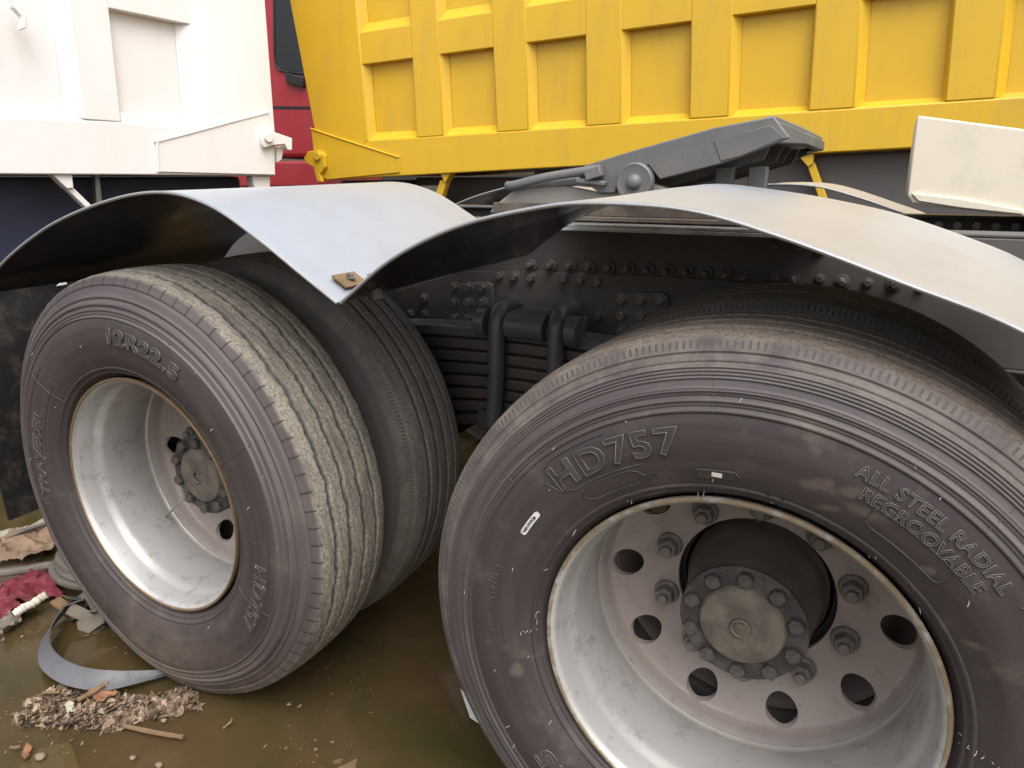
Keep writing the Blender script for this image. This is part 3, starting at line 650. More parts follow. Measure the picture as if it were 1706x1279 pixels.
def arc_edge(parent, x, s, size, r0, th0, raise_, spacing, bold, shear, stretch):   # the thin moulded rim round each letter, pale to paint the light it catches
    cu = bpy.data.curves.new('text', 'FONT'); cu.body = s; cu.size = 1; cu.fill_mode = 'NONE'
    cu.bevel_depth = .0006/size; cu.bevel_resolution = 1; cu.offset = bold; cu.space_character = spacing; cu.resolution_u = 3; cu.shear = shear
    to = bpy.data.objects.new('text', cu); COL.objects.link(to); dg = bpy.context.evaluated_depsgraph_get(); dg.update()
    me = bpy.data.meshes.new_from_object(to.evaluated_get(dg)); bpy.data.objects.remove(to, do_unlink=True)
    co = np.empty(len(me.vertices)*3); me.vertices.foreach_get('co', co); co = co.reshape(-1, 3); out = []
    for (u, v, w) in co:
        th = R(th0)-u*size*stretch/r0; r = r0-size*.35+v*size
        out.append((r*math.cos(th), side_y(r)-raise_-w*size, r*math.sin(th)))
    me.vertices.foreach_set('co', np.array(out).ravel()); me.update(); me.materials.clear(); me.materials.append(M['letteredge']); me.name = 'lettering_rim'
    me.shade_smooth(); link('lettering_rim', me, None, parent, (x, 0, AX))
def arc_line(name, parent, x, pts, rad, mat):      # raised thin line through polar points (theta, r)
    pa = [(x+r*math.cos(R(th)), side_y(r)-rad*.35, AX+r*math.sin(R(th))) for th, r in pts]
    b = MB(); b.tube(pa, rad, 6); return b.build(name, mat, parent)
def arcpts(t0, t1, r, n=14): return [(t0+(t1-t0)*i/n, r) for i in range(n+1)]
LM = M['letter']; M['letteredge'] = grime('lit_letter_edge', (.14, .123, .117, 1), (.09, .08, .08, 1), .4, .5, 0, 30)  # edge paler than the letters: caught light put into the colour
arc_text('sidewall_lettering', wR, XR, 'HD757', .056, .399, 134.5, LM, .0030, 1.12, .022, stretch=1.22, outline=True)
arc_line('lettering_outline', wR, XR, [(p, r) for p, r in arcpts(118, 132, .428)]+[(134.5, .422), (136, .40), (134.5, .376), (132, .371)]+arcpts(131, 112, .368), .0012, LM)
arc_line('lettering_outline', wR, XR, arcpts(128, 116, .362)+[(114, .357), (113.2, .350), (114, .343)]+arcpts(116, 128, .338)+[(130, .343), (130.8, .35), (130, .357), (128, .362)], .0009, LM)
arc_text('sidewall_lettering', wR, XR, 'DOT', .012, .347, 114, LM, .001, 1.0, .0)
arc_text('sidewall_lettering', wR, XR, 'ALL STEEL RADIAL', .0245, .414, 70.5, LM, .0016, 1.05, .012, stretch=1.05, outline=True)
arc_text('sidewall_lettering', wR, XR, 'REGROOVABLE', .0245, .389, 68, LM, .0016, 1.0, .012, stretch=1.05, outline=True)
arc_line('lettering_outline', wR, XR, arcpts(63.5, 47, .380, 10)+[(46, .376), (46, .354), (47, .350)]+arcpts(47.5, 62, .350, 10)+[(64, .354), (64.4, .376), (63.5, .380)], .0011, LM)
arc_text('sidewall_lettering', wR, XR, '12R22.5', .052, .385, -103, LM, .0026, 1.05, .018, stretch=1.4, outline=True)
arc_text('sidewall_lettering', wR, XR, '18PR', .016, .398, 184, LM, .001, 1.05, .0); arc_text('sidewall_lettering', wR, XR, '152/149 M', .016, .395, 174.5, LM, .001, 1.05, .0)
arc_line('lettering_outline', wR, XR, arcpts(20, 34, .44)+[(36, .43), (37, .415)], .0012, LM)
arc_text('sidewall_lettering', wR, XR, 'A', .05, .42, 27, LM, .002, 1, .01, outline=True); arc_text('sidewall_lettering', wR, XR, 'E', .05, .42, 17, LM, .002, 1, .01, outline=True)
# left tyre
arc_text('sidewall_lettering', wL, XL, '12R22.5', .047, .408, 92, LM, .0032, 1.06, .026, stretch=1.5, outline=True)
arc_text('sidewall_lettering', wL, XL, 'TRAVELER', .042, .390, 190, LM, .0016, 1.08, .008, shear=.2, stretch=1.2, outline=True)
arc_line('lettering_outline', wL, XL, arcpts(192, 134, .418, 24)+[(133.5, .415), (135, .37)]+arcpts(136, 194, .364, 24)+[(193, .40), (192, .418)], .0010, LM)
arc_text('sidewall_lettering', wL, XL, 'HD757', .050, .402, -8, LM, .0018, 1.1, .01, stretch=1.2, outline=True)
arc_line('lettering_outline', wL, XL, arcpts(0, -46, .425, 20), .001, LM); arc_line('lettering_outline', wL, XL, [(0, .425), (-.5, .40), (-1, .375)], .001, LM)
arc_line('lettering_outline', wL, XL, [(-69+3.0*math.cos(a), .392+.02*math.sin(a)) for a in np.linspace(0, 2*math.pi, 20)], .001, LM)
# mould seam lines and rubber hairs
seam = grime('mould_seam_rubber', (.075, .062, .055, 1), (.14, .12, .10, 1), .4, .6)
for th in (96, 143, 178, -148, 50, 4): arc_line('mould_seam', wR, XR, [(th, r) for r in np.linspace(.435, .50, 8)], .0008, seam)
for th in (63, 27, 190, -26, 140): arc_line('mould_seam', wL, XL, [(th+(r-.32)*12, r) for r in np.linspace(.325 if th != 63 else .44, .46, 10)], .0008, seam)
M['hair'] = NT('pale_rubber_hair').out((.48, .44, .40, 1), .6)
def hairs(x, spots, parent, seed):
    rnd = random.Random(seed); b = MB()
    for th, r in spots:
        p = Vector((x+r*math.cos(R(th)), side_y(r)-.0005, AX+r*math.sin(R(th))))
        d = Vector((rnd.uniform(-.5, .5), -.6, rnd.uniform(-1, .3))).normalized(); L = rnd.uniform(.003, .008)
        b.tube([p, p+d*L*.5, p+d*L+Vector((rnd.uniform(-.002, .002), 0, -.001))], .0004, 4)
    o = b.build('rubber_hairs', M['hair'], parent); o['kind'] = 'stuff'
rnd = random.Random(5)
sp = [(th+rnd.uniform(-1, 1), rnd.uniform(.305, .318)) for th in (143, 142, 141, 122, 121, 101, 100, 83, 58, 57, 40, 39, 5, 4, 3, 178, 177, 176, 160, -150)]+[(-178+i*.3, .318+.006*i) for i in range(5)]+[(rnd.uniform(-150, 200), rnd.uniform(.33, .46)) for _ in range(34)]+[(4-i*.4, .318+i*.008) for i in range(5)]
hairs(XR, sp, wR, 3); hairs(XL, [(rnd.uniform(0, 360), rnd.uniform(.32, .47)) for _ in range(16)], wL, 4)
# barcode sticker
M['sticker'] = NT('white_sticker').out((.72, .70, .68, 1), .5); M['ink'] = NT('black_ink').out((.02, .02, .02, 1), .6)
def polar_strip(name, parent, x, th0, th1, r, half, lift, mat):
    n = 12; vs = []
    for i in range(n+1):
        th = R(th0+(th1-th0)*i/n); e = abs(2*i/n-1); hf = half*(1 if e < .9 else .6)
        for s in (-1, 1): rr = r+s*hf; vs.append((x+rr*math.cos(th), side_y(rr)-lift, AX+rr*math.sin(th)))
    b = MB(); b.add(vs, [(2*i, 2*i+1, 2*i+3, 2*i+2) for i in range(n)]); return b.build(name, mat, parent)
stk = polar_strip('sticker', wR, XR, 151.8, 143.6, .378, .0052, .0012, M['sticker'])
arc_text('sticker_print', wR, XR, '*10011919120', .0072, .378, 151.4, M['ink'], .0016, .95, .03)
# small moulded plate
pl = polar_strip('moulded_plate', wR, XR, 100.2, 91.4, .3455, .0065, .0028, LM)
arc_line('moulded_plate_rim', wR, XR, [(100, .352), (91.6, .352), (90.8, .3455), (91.6, .339), (100, .339), (100.8, .3455), (100, .352)], .0012, LM)
b = MB(); p = Vector((XR+.3455*math.cos(R(95.5)), side_y(.3455)-.0035, AX+.3455*math.sin(R(95.5)))); b.obox(p, (1, 0, 0), (0, 1, 0), (0, 0, 1), .007, .001, .003); b.build('moulded_plate_insert', M['hair'], wR)
# clay smears, two black drips
M['clay'] = grime('dried_clay', (.27, .215, .155, 1), (.18, .14, .10, 1), .5, .9, 0, 30, .5)
for th in (83.8, 80.5):
    arc_line('tar_drip', wR, XR, [(th, .330), (th-.2, .322), (th-.1, .312), (th-.3, .304)], .0016, M['blackplastic'])
# valve stem of the left wheel
b = MB(); p0 = Vector((-1.60, .175, .315)); p1 = Vector((-1.44, .15, .44)); b.tube([p0, p0+(p1-p0)*.06, p0+(p1-p0)*.07, p1], [.006, .006, .0032, .0032], 8); b.build('valve_stem', M['galv'], wL)

# ------------------------------------------------------------------ dump bodies
def frustum(front, back): return MB().hexa(front, back)
def body_root(name, loc, label): return tag(empty(name, loc), label, 'truck')

# yellow
Y = Plane((0, 3.5, 0), (1, 0, 0), (0, -1, 0)); D = .085
yr = body_root('dump_truck', (-1.5, 4.6, 0), 'yellow ribbed dump truck body filling the top right behind the fifth wheel')
def line(p, q):
    a, b_ = Y.pt(*p), Y.pt(*q); k = (b_.z-a.z)/(b_.x-a.x); return lambda x: a.z+(x-a.x)*k
zb = line((540, 300), (1510, 247)); zt = line((612, 235), (1706, 161)); zl = line((620, 219), (1425, 168)); zr = line((607, 107), (1360, 7)); zm = line((598, 55), (870, 12.5))
xe = lambda z: -3.911+(z-1.235)*(-4.116+3.911)/(2.55-1.235)
TOP = 3.05; XF = 3.2
def yq(x0, x1, z0f, z1f, y): return [Vector((x0, y, z0f(x0))), Vector((x1, y, z0f(x1))), Vector((x1, y, z1f(x1))), Vector((x0, y, z1f(x0)))]
b = MB(); b.hexa([(xe(1.24)+.02, 3.56, 1.26), (XF, 3.56, 1.5), (XF, 3.56, TOP), (xe(TOP)+.02, 3.56, TOP)], [(xe(1.24)+.02, 5.8, 1.26), (XF, 5.8, 1.5), (XF, 5.8, TOP), (xe(TOP)+.02, 5.8, TOP)])
yb = b.build('cargo_body', M['yellow'], yr)
b = frustum(yq(xe(1.3), XF, zb, zt, 3.5), yq(xe(1.3), XF, zb, zl, 3.56)); b.build('lower_beam', M['yellow'], yb, bevel=.008)
# rear corner post
xs0 = Y.pt(607, 107).x; xs1 = Y.pt(612, 225).x
MB().hexa([(xe(1.235), 3.497, 1.24), (xs1, 3.497, zt(xs1)+.004), (xs0-.06, 3.497, TOP), (xe(TOP), 3.497, TOP)], [(xe(1.235), 3.56, 1.24), (xs1+.05, 3.56, zt(xs1)), (xs0, 3.56, TOP), (xe(TOP), 3.56, TOP)]).build('corner_post', M['yellow'], yb, bevel=.008)
ribs = [((687, 97), (731, 92), (694, 225), (738, 222)), ((822, 82), (876, 74), (828, 215), (880, 211)), ((976, 60), (1034, 52), (977, 205), (1034, 200)), ((1152, 36), (1219, 26), (1149, 193), (1213, 188)), ((1360, 7), (1434, -3), (1348, 178), (1423, 172)), ((1591, 0), (1676, 0), (1576, 162), (1658, 157))]
nr_ = []
for (a, c, d, e) in ribs:
    A, C_, D_, E_ = [Y.pt(*q) for q in (a, c, d, e)]; nr_.append((A, C_, D_, E_))
l = nr_[-1]
for k in (1, 2, 3): nr_.append(tuple(p+Vector((.62*k, 0, .01*k)) for p in l))
for (A, C_, D_, E_) in nr_:
    up = lambda a, d: a+(a-d)*((TOP-a.z)/(a.z-d.z))
    f = [D_, E_, up(C_, E_), up(A, D_)]; s = Vector((.055, 0, 0)); bk = Vector((0, .06, 0)); f[0] = f[0].copy(); f[1] = f[1].copy(); f[0].z = zt(f[0].x)+.003; f[1].z = zt(f[1].x)+.003
    frustum(f, [f[0]-s*.3+bk, f[1]+s+bk, f[2]+s+bk, f[3]-s*.3+bk]).build('rib', M['yellow'], yb, bevel=.006)
# cross beam pieces between the ribs
ed = [(xs0-.02, nr_[0][0].x)]+[(nr_[i][1].x, nr_[i+1][0].x) for i in range(len(nr_)-1)]
for (x0, x1) in ed:
    x0 -= .01; x1 += .01
    frustum(yq(x0, x1, zr, zm, 3.503), yq(x0, x1, zr, lambda x: zm(x)+.075, 3.56)).build('cross_beam', M['yellow'], yb, bevel=.006)
    frustum(yq(x0, x1, lambda x: zm(x)+.58, lambda x: zm(x)+.80, 3.503), yq(x0, x1, lambda x: zm(x)+.58, lambda x: zm(x)+.87, 3.56)).build('cross_beam', M['yellow'], yb, bevel=.006)
gpx = [(518, 214), (665, 262), (665, 287), (545, 299), (527, 290)]
MB().prism([Y.pt(a, b_, .012) for a, b_ in gpx], (0, .011, 0)).build('gusset_plate', M['yellow'], yb, bevel=.003)
pa = [Y.pt(518, 214, .012), Y.pt(565, 230, .012), Y.pt(612, 245, .012), Y.pt(665, 262, .012)]; b = MB(); b.tube(crom(pa, 6), .008, 6); b.build('weld_bead', M['yellow'], yb)
def latch(plane, pix, pin, parent, mat):
    lt = MB().prism([plane.pt(a, b_, .05) for a, b_ in pix], plane.n*-.035).build('tailgate_latch', mat, parent, bevel=.005)
    c = plane.pt(*pin, .05); b = MB(); b.tube([c-plane.n*.05, c+plane.n*.02], .032, 16); b.build('latch_pin', mat, parent, bevel=.003)
latch(Y, [(506, 263), (513, 252), (530, 250), (540, 258), (541, 278), (532, 290), (536, 303), (528, 303), (522, 278), (510, 272)], (530, 260), yb, M['yellow'])
def strut(plane, tab, a, c, wpx, parent, mat, off=-.02):
    st = MB().prism([plane.pt(x, y, off) for x, y in tab], plane.n*-.08).build('hinge_tab', mat, parent, bevel=.004)
    q = [(a[0], a[1]), (a[0]+wpx, a[1]), (c[0]+wpx, c[1]), (c[0], c[1])]
    MB().prism([plane.pt(x, y, off-.02) for x, y in q], plane.n*-.06).build('body_strut', mat, parent, bevel=.004)
strut(Y, [(731, 284), (753, 283), (741, 305)], (733, 300), (712, 362), 12, yr, M['yellow'])
strut(Y, [(1328, 257), (1356, 255), (1354, 272), (1346, 278)], (1343, 270), (1369, 345), 14, yr, M['yellow'])
# chassis of the yellow truck
b = MB(); b.box(-3.3, 3.4, 3.9, 3.98, .55, 1.255); b.box(-3.3, 3.4, 5.3, 5.38, .70, 1.18); b.box(-3.2, 3.4, 3.98, 5.3, 1.0, 1.16); yc = b.build('chassis_frame', M['chassis'], yr, bevel=.01)
MB().hexa([(-2.1, 3.62, .28), (3.2, 3.62, .28), (3.2, 3.62, zb(3.2)-.01), (-2.1, 3.62, zb(-2.1)-.01)], [(-2.1, 3.88, .28), (3.2, 3.88, .28), (3.2, 3.88, zb(3.2)-.01), (-2.1, 3.88, zb(-2.1)-.01)]).build('side_box', M['chassis'], yr, bevel=.01, seg=2)  # added dark box, shuts out bright ground where only shade shows
def simple_wheel(root, c, ax_rot, mat, name='wheel'):
    b = MB(); b.lathe([(.0, .30), (-.03, .34), (-.03, .44), (.0, .52), (.03, .54), (.25, .54), (.29, .52), (.32, .44), (.32, .30), (.2, .27), (.2, .05), (.05, .05), (.05, .28)], 60)
    o = link(name, b.mesh('wheel', 35), mat, root, c); o.rotation_euler = (0, 0, ax_rot); return o
for x in (-2.9,): simple_wheel(yr, (x, 3.66, .52), 0, M['rubI'])
simple_wheel(yr, (-2.9, 5.2, .52), 0, M['rubI']); simple_wheel(yr, (1.2, 5.2, .52), 0, M['rubI'])
MB().box(-3.86, -3.35, 3.62, 5.6, .75, 1.232).build('rear_beam', M['chassis'], yr, bevel=.02)
for x0, x1, zz0, zz1 in ((-3.05, -2.86, 1.11, 1.2), (-3.6, -3.3, 1.12, 1.22)): MB().box(x0, x1, 3.6, 3.7, zz0, zz1).build('lamp_box', M['galv'] if x0 > -3.2 else M['wood'], yr, bevel=.01)

# white
wy = .178; d = Vector((math.sin(wy), math.cos(wy), 0)); n = Vector((math.cos(wy), -math.sin(wy), 0))
oc = Vector(CAM+5.0*ray(460, 293)); Wp = Plane(oc, d, n)
wr = body_root('dump_truck', (oc.x-.9, oc.y-1.5, 0), 'white ribbed dump truck body at the top left')
wp = lambda a, b_, off=0: Wp.pt(a, b_, off)
def ext(p, q, s): return p+(q-p)*s
Dn = .06
bl, br_ = wp(-160, 289), wp(460, 293); tl, tr_ = wp(-160, -260), wp(422, -260)
b = MB(); b.hexa([p-n*Dn for p in (bl, br_, tr_, tl)], [p-n*2.3 for p in (bl, br_, tr_, tl)]); wb = b.build('cargo_body', M['white'], wr)
f = [wp(-160, 289), wp(459, 292.5), wp(459, 226), wp(332, 217), wp(204, 205), wp(-160, 193)]
bk = [wp(-160, 289), wp(459, 292.5), wp(459, 226), wp(322, 194), wp(190, 184), wp(-160, 160)]
frustum(f, [p-n*Dn for p in bk]).build('lower_beam', M['white'], wb, bevel=.008)
f = [wp(332, 216, .003), wp(460, 240, .003), wp(422, -260, .003), wp(300, -260, .003)]; bk = [wp(310, 200), wp(460, 240), wp(422, -260), wp(270, -260)]
frustum(f, [p-n*Dn for p in bk]).build('corner_post', M['white'], wb, bevel=.008)
for sft in (0, -232):
    f = [wp(141+sft, 199), wp(203+sft, 203.5), wp(173+sft, -60), wp(106+sft, -80)]; bk = [wp(112+sft, 190), wp(203+sft, 205), wp(173+sft, -60), wp(80+sft, -80)]
    frustum(f, [p-n*Dn for p in bk]).build('rib', M['white'], wb, bevel=.007)
f = [wp(176, 12, -.002), wp(318, 41, -.002), wp(312, -40, -.002), wp(172, -70, -.002)]; frustum(f, [p-n*Dn for p in f]).build('cross_beam', M['white'], wb, bevel=.006)
MB().prism([wp(a, b_, .012) for a, b_ in ((264, 236), (448, 187), (459, 291), (265, 286))], n*-.011).build('gusset_plate', M['white'], wb, bevel=.003)
b = MB(); b.tube(crom([wp(a, b_, .012) for a, b_ in ((264, 286), (262, 236), (264, 235), (330, 218), (400, 199), (448, 187))], 8), .007, 6); b.build('weld_bead', M['white'], wb)
latch(Wp, [(436, 224), (443, 217), (455, 219), (487, 230), (487, 250), (480, 250), (474, 240), (455, 242), (441, 246), (437, 238)], (446, 229), wb, M['white'])
b = MB(); b.prism([wp(a, b_, .0) for a, b_ in ((461, 244), (474, 242), (470, 266), (462, 271))], n*-.06); b.build('latch_hook', M['white'], wb, bevel=.006)
b = MB(); b.prism([wp(a, b_, .06) for a, b_ in ((18, -10), (33, 2), (45, 24), (44, 47), (34, 49), (36, 26), (22, 12))], n*-.05); b.build('hook', M['white'], wb, bevel=.004)
strut(Wp, [(86, 289), (120, 289), (123, 313), (112, 314)], (110, 313), (150, 352), 13, wr, M['white'])
MB().prism([wp(a, b_, -.03) for a, b_ in ((420, 293), (450, 293), (450, 330), (428, 330))], n*-.08).build('rear_post', M['white'], wr, bevel=.004)
MB().prism([wp(a, b_, -.2) for a, b_ in ((158, 290), (166, 290), (172, 345), (161, 345))], n*-.05).build('rod', M['galv'], wr, bevel=.004)
# white truck chassis: frame, side box, wheels
def wl_(s, off, z): return oc+d*s+n*off+Vector((0, 0, z-oc.z))
b = MB(); 
def wbox(name, s0, s1, o0, o1, z0, z1, mat, bev=.02):
    return MB().hexa([wl_(s0, o0, z0), wl_(s1, o0, z0), wl_(s1, o0, z1), wl_(s0, o0, z1)], [wl_(s0, o1, z0), wl_(s1, o1, z0), wl_(s1, o1, z1), wl_(s0, o1, z1)]).build(name, mat, wr, bevel=bev)
wbox('chassis_frame', -5, -.1, -.30, -.38, .35, oc.z-.004, M['navy']); wbox('chassis_frame', -5, -.1, -1.9, -1.98, .4, oc.z-.004, M['navy']); wbox('chassis_deck', -5, -.1, -.39, -1.89, 1.05, oc.z-.006, M['navy'])  # frame sides raised up to the body to close a bright gap
wbox('side_box', -1.3, -.35, -.12, -.29, .35, 1.0, M['navy'], .05)
pw = U(-60, 500, 0, -2.9); 
simple_wheel(wr, wl_(-2.25, -.05, .48), -wy-math.pi/2+math.pi, M['rubI']); 

# red truck between the two
oc2 = Vector(CAM+8.2*ray(470, 250)); dd = Vector((AR[0], AR[1], 0)).normalized(); rn = Vector((-AF[0], -AF[1], 0)).normalized()
rot_ = Matrix.Rotation(R(-18), 3, 'Z'); dd = rot_@dd; rn = rot_@rn
Rp = Plane(oc2, dd, rn)
rr_ = tag(empty('red_truck', (oc2.x, oc2.y+1, 0)), 'dark red truck cab glimpsed between the white and yellow dump bodies', 'truck')
def rq(pix, off, th, name, mat, bev=.02, par=None): return MB().prism([Rp.pt(a, b_, off) for a, b_ in pix], rn*-th).build(name, mat, par or rr_, bevel=bev, seg=3)
cab = rq([(385, 262), (552, 262), (552, -150), (380, -150)], 0, 1.6, 'cab', M['red'], .05)
rq([(385, 312), (534, 312), (534, 268), (385, 268)], .03, 1.5, 'bumper', M['red'], .03, cab)
rq([(458, 102), (464, 114), (474, 117), (560, 128), (560, -120), (456, -120)], .012, .05, 'window', M['window'], .006, cab)
b = MB(); b.tube(crom([Rp.pt(a, b_, .014) for a, b_ in ((456, -120), (457, 60), (459, 103), (465, 115), (476, 119), (520, 124), (560, 129))], 6), .012, 8); b.build('window_frame', M['blackplastic'], cab)
rq([(474, 120), (505, 128), (505, 146), (476, 138)], .05, .06, 'door_handle', M['blackplastic'], .012, cab)
rq([(430, 176), (600, 178), (600, 183), (430, 181)], .004, .02, 'door_crease', M['blackplastic'], .002, cab)
rq([(400, 640), (600, 640), (600, 314), (400, 314)], -.2, 1.2, 'chassis', M['chassis'], .03)
M['bag'] = NT('clear_plastic_bag').out((.62, .58, .58, 1), .25, 0, None, Alpha=.75)

# ------------------------------------------------------------------ rubbish on the ground
def inpoly(x, y, P):
    c = False; j = len(P)-1
    for i in range(len(P)):
        if (P[i][1] > y) != (P[j][1] > y) and x < (P[j][0]-P[i][0])*(y-P[i][1])/(P[j][1]-P[i][1])+P[i][0]: c = not c
        j = i
    return c
def crumple(name, pix, h, freq, mat, seed, step=.008, z0=-.006, thick=.0015, base=.5):
    P = [GP(a, b_, z0) for a, b_ in pix]; x0, x1 = min(p.x for p in P), max(p.x for p in P); y0, y1 = min(p.y for p in P), max(p.y for p in P)
    nx, ny = int((x1-x0)/step)+2, int((y1-y0)/step)+2; idx = {}; vs = []; fs = []
    for j in range(ny):
        for i in range(nx):
            x, y = x0+i*step, y0+j*step
            w = Vector((x*7+seed, y*7, 0)); x_, y_ = x+.02*mnoise.noise(w*2.3), y+.02*mnoise.noise(w*2.3+Vector((9, 3, 1)))
            if inpoly(x_, y_, [(p.x, p.y) for p in P]):
                v = Vector((x*freq+seed*3.1, y*freq, seed))
                z = z0+h*(base+.9*(1-2*abs(mnoise.noise(v)))-.55+.35*(1-2*abs(mnoise.noise(v*2.3)))+.15*mnoise.noise(v*6))
                idx[(i, j)] = len(vs); vs.append((x+h*.5*mnoise.noise(v*1.7), y+h*.5*mnoise.noise(v*1.7+Vector((5, 5, 5))), z))
    for (i, j) in idx:
        q = [idx.get(k) for k in ((i, j), (i+1, j), (i+1, j+1), (i, j+1))]
        if None not in q: fs.append(tuple(q))
    b = MB(); b.add(vs, fs); o = b.build(name, mat, smooth=28)
    m = o.modifiers.new('thick', 'SOLIDIFY'); m.thickness = thick; return o
M['redcloth'] = grime('soaked_red_cloth', (.17, .012, .024, 1), (.06, .014, .014, 1), .55, .7, 0, 30, .6, 200)
M['paper'] = grime('tan_waste_paper', (.27, .18, .115, 1), (.13, .085, .055, 1), .6, .75, 0, 9, .3)
M['greycloth'] = grime('muddy_grey_rag', (.20, .17, .135, 1), (.12, .09, .06, 1), .5, .85, 0, 25, .5)
M['rope'] = grime('off_white_rope', (.66, .61, .52, 1), (.38, .31, .23, 1), .4, .85, 0, 40, .6)
M['hose'] = grime('grey_dirty_hose', (.12, .105, .088, 1), (.22, .175, .125, 1), .5, .6, 0, 12, .3)
M['strip'] = grime('grey_blue_rubber_strip', (.125, .124, .132, 1), (.065, .06, .062, 1), .45, .45, 0, 14, .3)
M['fibre'] = grime('dry_leaf_fibre', (.30, .21, .135, 1), (.10, .065, .04, 1), .6, .85, 0, 55, .4)
M['leaf'] = grime('dead_brown_leaf', (.30, .14, .07, 1), (.16, .075, .04, 1), .5, .7, 0, 25, .3)
M['film'] = grime('pale_plastic_film', (.40, .37, .28, 1), (.28, .24, .16, 1), .4, .35, 0, 5, .1)
M['whiteplastic'] = grime('white_plastic', (.72, .72, .70, 1), (.5, .48, .44, 1), .3, .45, 0, 8, .1)
tag(crumple('cloth', [(0, 988), (28, 978), (40, 970), (75, 965), (92, 975), (104, 1002), (96, 1012), (70, 1005), (40, 1020), (22, 1042), (0, 1052)], .045, 11, M['redcloth'], 1, .005, -.012), 'crumpled soaked red cloth on the ground at the left edge', 'cloth')
tag(crumple('cloth', [(8, 1036), (50, 1015), (60, 1022), (40, 1040), (20, 1060), (0, 1082), (0, 1045)], .03, 22, M['greycloth'], 2, .006), 'muddy grey rag below the red cloth', 'rag')
tag(crumple('cloth', [(28, 1022), (56, 1010), (62, 1024), (40, 1034)], .035, 24, M['redcloth'], 6, .006), 'small red cloth scrap between the white rope and the grey rag', 'cloth')
tag(crumple('paper_sheet', [(-10, 935), (30, 900), (60, 890), (88, 893), (104, 912), (80, 935), (40, 950), (-10, 955)], .045, 10, M['paper'], 3, .006, -.012), 'crumpled tan paper sheet beside the rear tyre', 'paper')
tag(crumple('plastic_sheet', [(-10, 905), (20, 890), (78, 870), (86, 885), (40, 905), (0, 925)], .03, 6, M['film'], 4, .012), 'thin plastic sheet under the mud flap', 'sheet')
b = MB(); pa = crom([GP(24, 1023, .03), GP(40, 1012, .04), GP(55, 1005, .045), GP(68, 996, .045), GP(78, 990, .05)], 10)
n_ = len(pa); vs = []
b.tube(pa, [.012+.006*mnoise.noise(Vector((i*1.3, 0, 0))) for i in range(n_)], 12); b.build('rope', M['rope'])
tag(bpy.data.objects['rope'], 'knotted off white rope lying across the red cloth', 'rope')
b = MB(); b.tube(crom([GP(-60, 962, .03), GP(0, 955, .03), GP(50, 948, .035), GP(84, 942, .04), GP(100, 950, .02)], 8), .014, 10); tag(b.build('pipe', M['hose']), 'long straight dirty pipe above the red cloth', 'pipe')
b = MB(); b.tube(crom([GP(-40, 907, .02), GP(10, 895, .03), GP(50, 880, .04), GP(90, 868, .04)], 8), .008, 8); tag(b.build('cable', M['hose']), 'thin cable running to the mud flap', 'cable')
b = MB(); cc = GP(133, 968, .0)
pa = []
for i in range(150):
    a = i/150*2*math.pi*4.3; r = .15+.018*math.sin(i*.13)+.006*(i/150); pa.append((cc.x+.04+r*math.cos(a), cc.y+.06+r*.75*math.sin(a), .018+.016*(i/150*4.3)+.004*math.sin(a*2)))
b.tube(pa, .013, 9); tag(b.build('hose_coil', M['hose']), 'coiled grey hose against the rear tyre', 'hose')
# flat rubber band curling through the water
def ribbon(name, path, w, th, mat, tilt):
    P = crom(path, 8); m = len(P); vs = []
    for i in range(m):
        t_ = (P[min(i+1, m-1)]-P[max(i-1, 0)]).normalized(); s_ = t_.cross(Vector((0, 0, 1))).normalized(); u = i/(m-1)
        ta = tilt(u); ww = w*(.35+.65*min(1, 4*u, 5*(1-u)))
        a = s_*math.cos(ta)+Vector((0, 0, 1))*math.sin(ta); nn = t_.cross(a).normalized()
        bow = nn*.006
        vs += [P[i]-a*ww, P[i]+bow, P[i]+a*ww, P[i]+a*ww+nn*th, P[i]+bow+nn*th*1.0, P[i]-a*ww+nn*th]
    fs = [(i*6+k, i*6+(k+1) % 6, (i+1)*6+(k+1) % 6, (i+1)*6+k) for i in range(m-1) for k in range(6)]+[tuple(range(6)), tuple(range((m-1)*6, m*6))]
    return MB().add(vs, fs).build(name, mat, smooth=50)
rp_ = [GP(*q, z) for q, z in (((152, 992), .02), ((122, 1003), .025), ((97, 1025), .03), ((78, 1052), .035), ((72, 1080), .04), ((84, 1104), .04), ((118, 1124), .036), ((170, 1133), .03), ((225, 1128), .022), ((280, 1119), .01))]
tag(ribbon('rubber_strip', [Vector(p) for p in rp_], .025, .004, M['strip'], lambda u: -R(70)+R(45)*u), 'curled grey rubber strip lying in the water in front of the rear tyre', 'strip')
def stick(name, a, c, z0, z1, r, label, mat=None):
    b = MB(); p, q = GP(*a, z0), GP(*c, z1); m_ = (p+q)/2+Vector((random.uniform(-.008, .008), random.uniform(-.008, .008), .002)); b.tube(crom([p, m_, q], 5), [r*(.8+.3*random.random()) for _ in range(11)], 7)
    return tag(b.build(name, mat or M['wood']), label, 'stick')
b = MB(); p, q = GP(92, 1000, .03), GP(130, 1026, .012); dr = (q-p).normalized(); b.obox((p+q)/2, dr, Vector((0, 0, 1)).cross(dr).normalized(), dr.cross(Vector((0, 0, 1)).cross(dr)).normalized(), (q-p).length/2, .016, .006); tag(b.build('wood_slat', M['wood'], bevel=.002), 'short splintered wooden slat across the end of the rubber strip', 'slat')
stick('stick', (130, 1166), (173, 1140), .012, .03, .007, 'dark stick lying on the dry leaf litter')
stick('stick', (207, 1209), (306, 1228), .0, .002, .006, 'long pale straw stick floating below the leaf litter')
stick('stick', (372, 1213), (386, 1197), -.004, .0, .0025, 'thin pale straw to the right of the leaf litter', M['fibre'])
stick('stick', (70, 1155), (100, 1153), .012, .014, .004, 'small twig at the upper left end of the leaf litter')
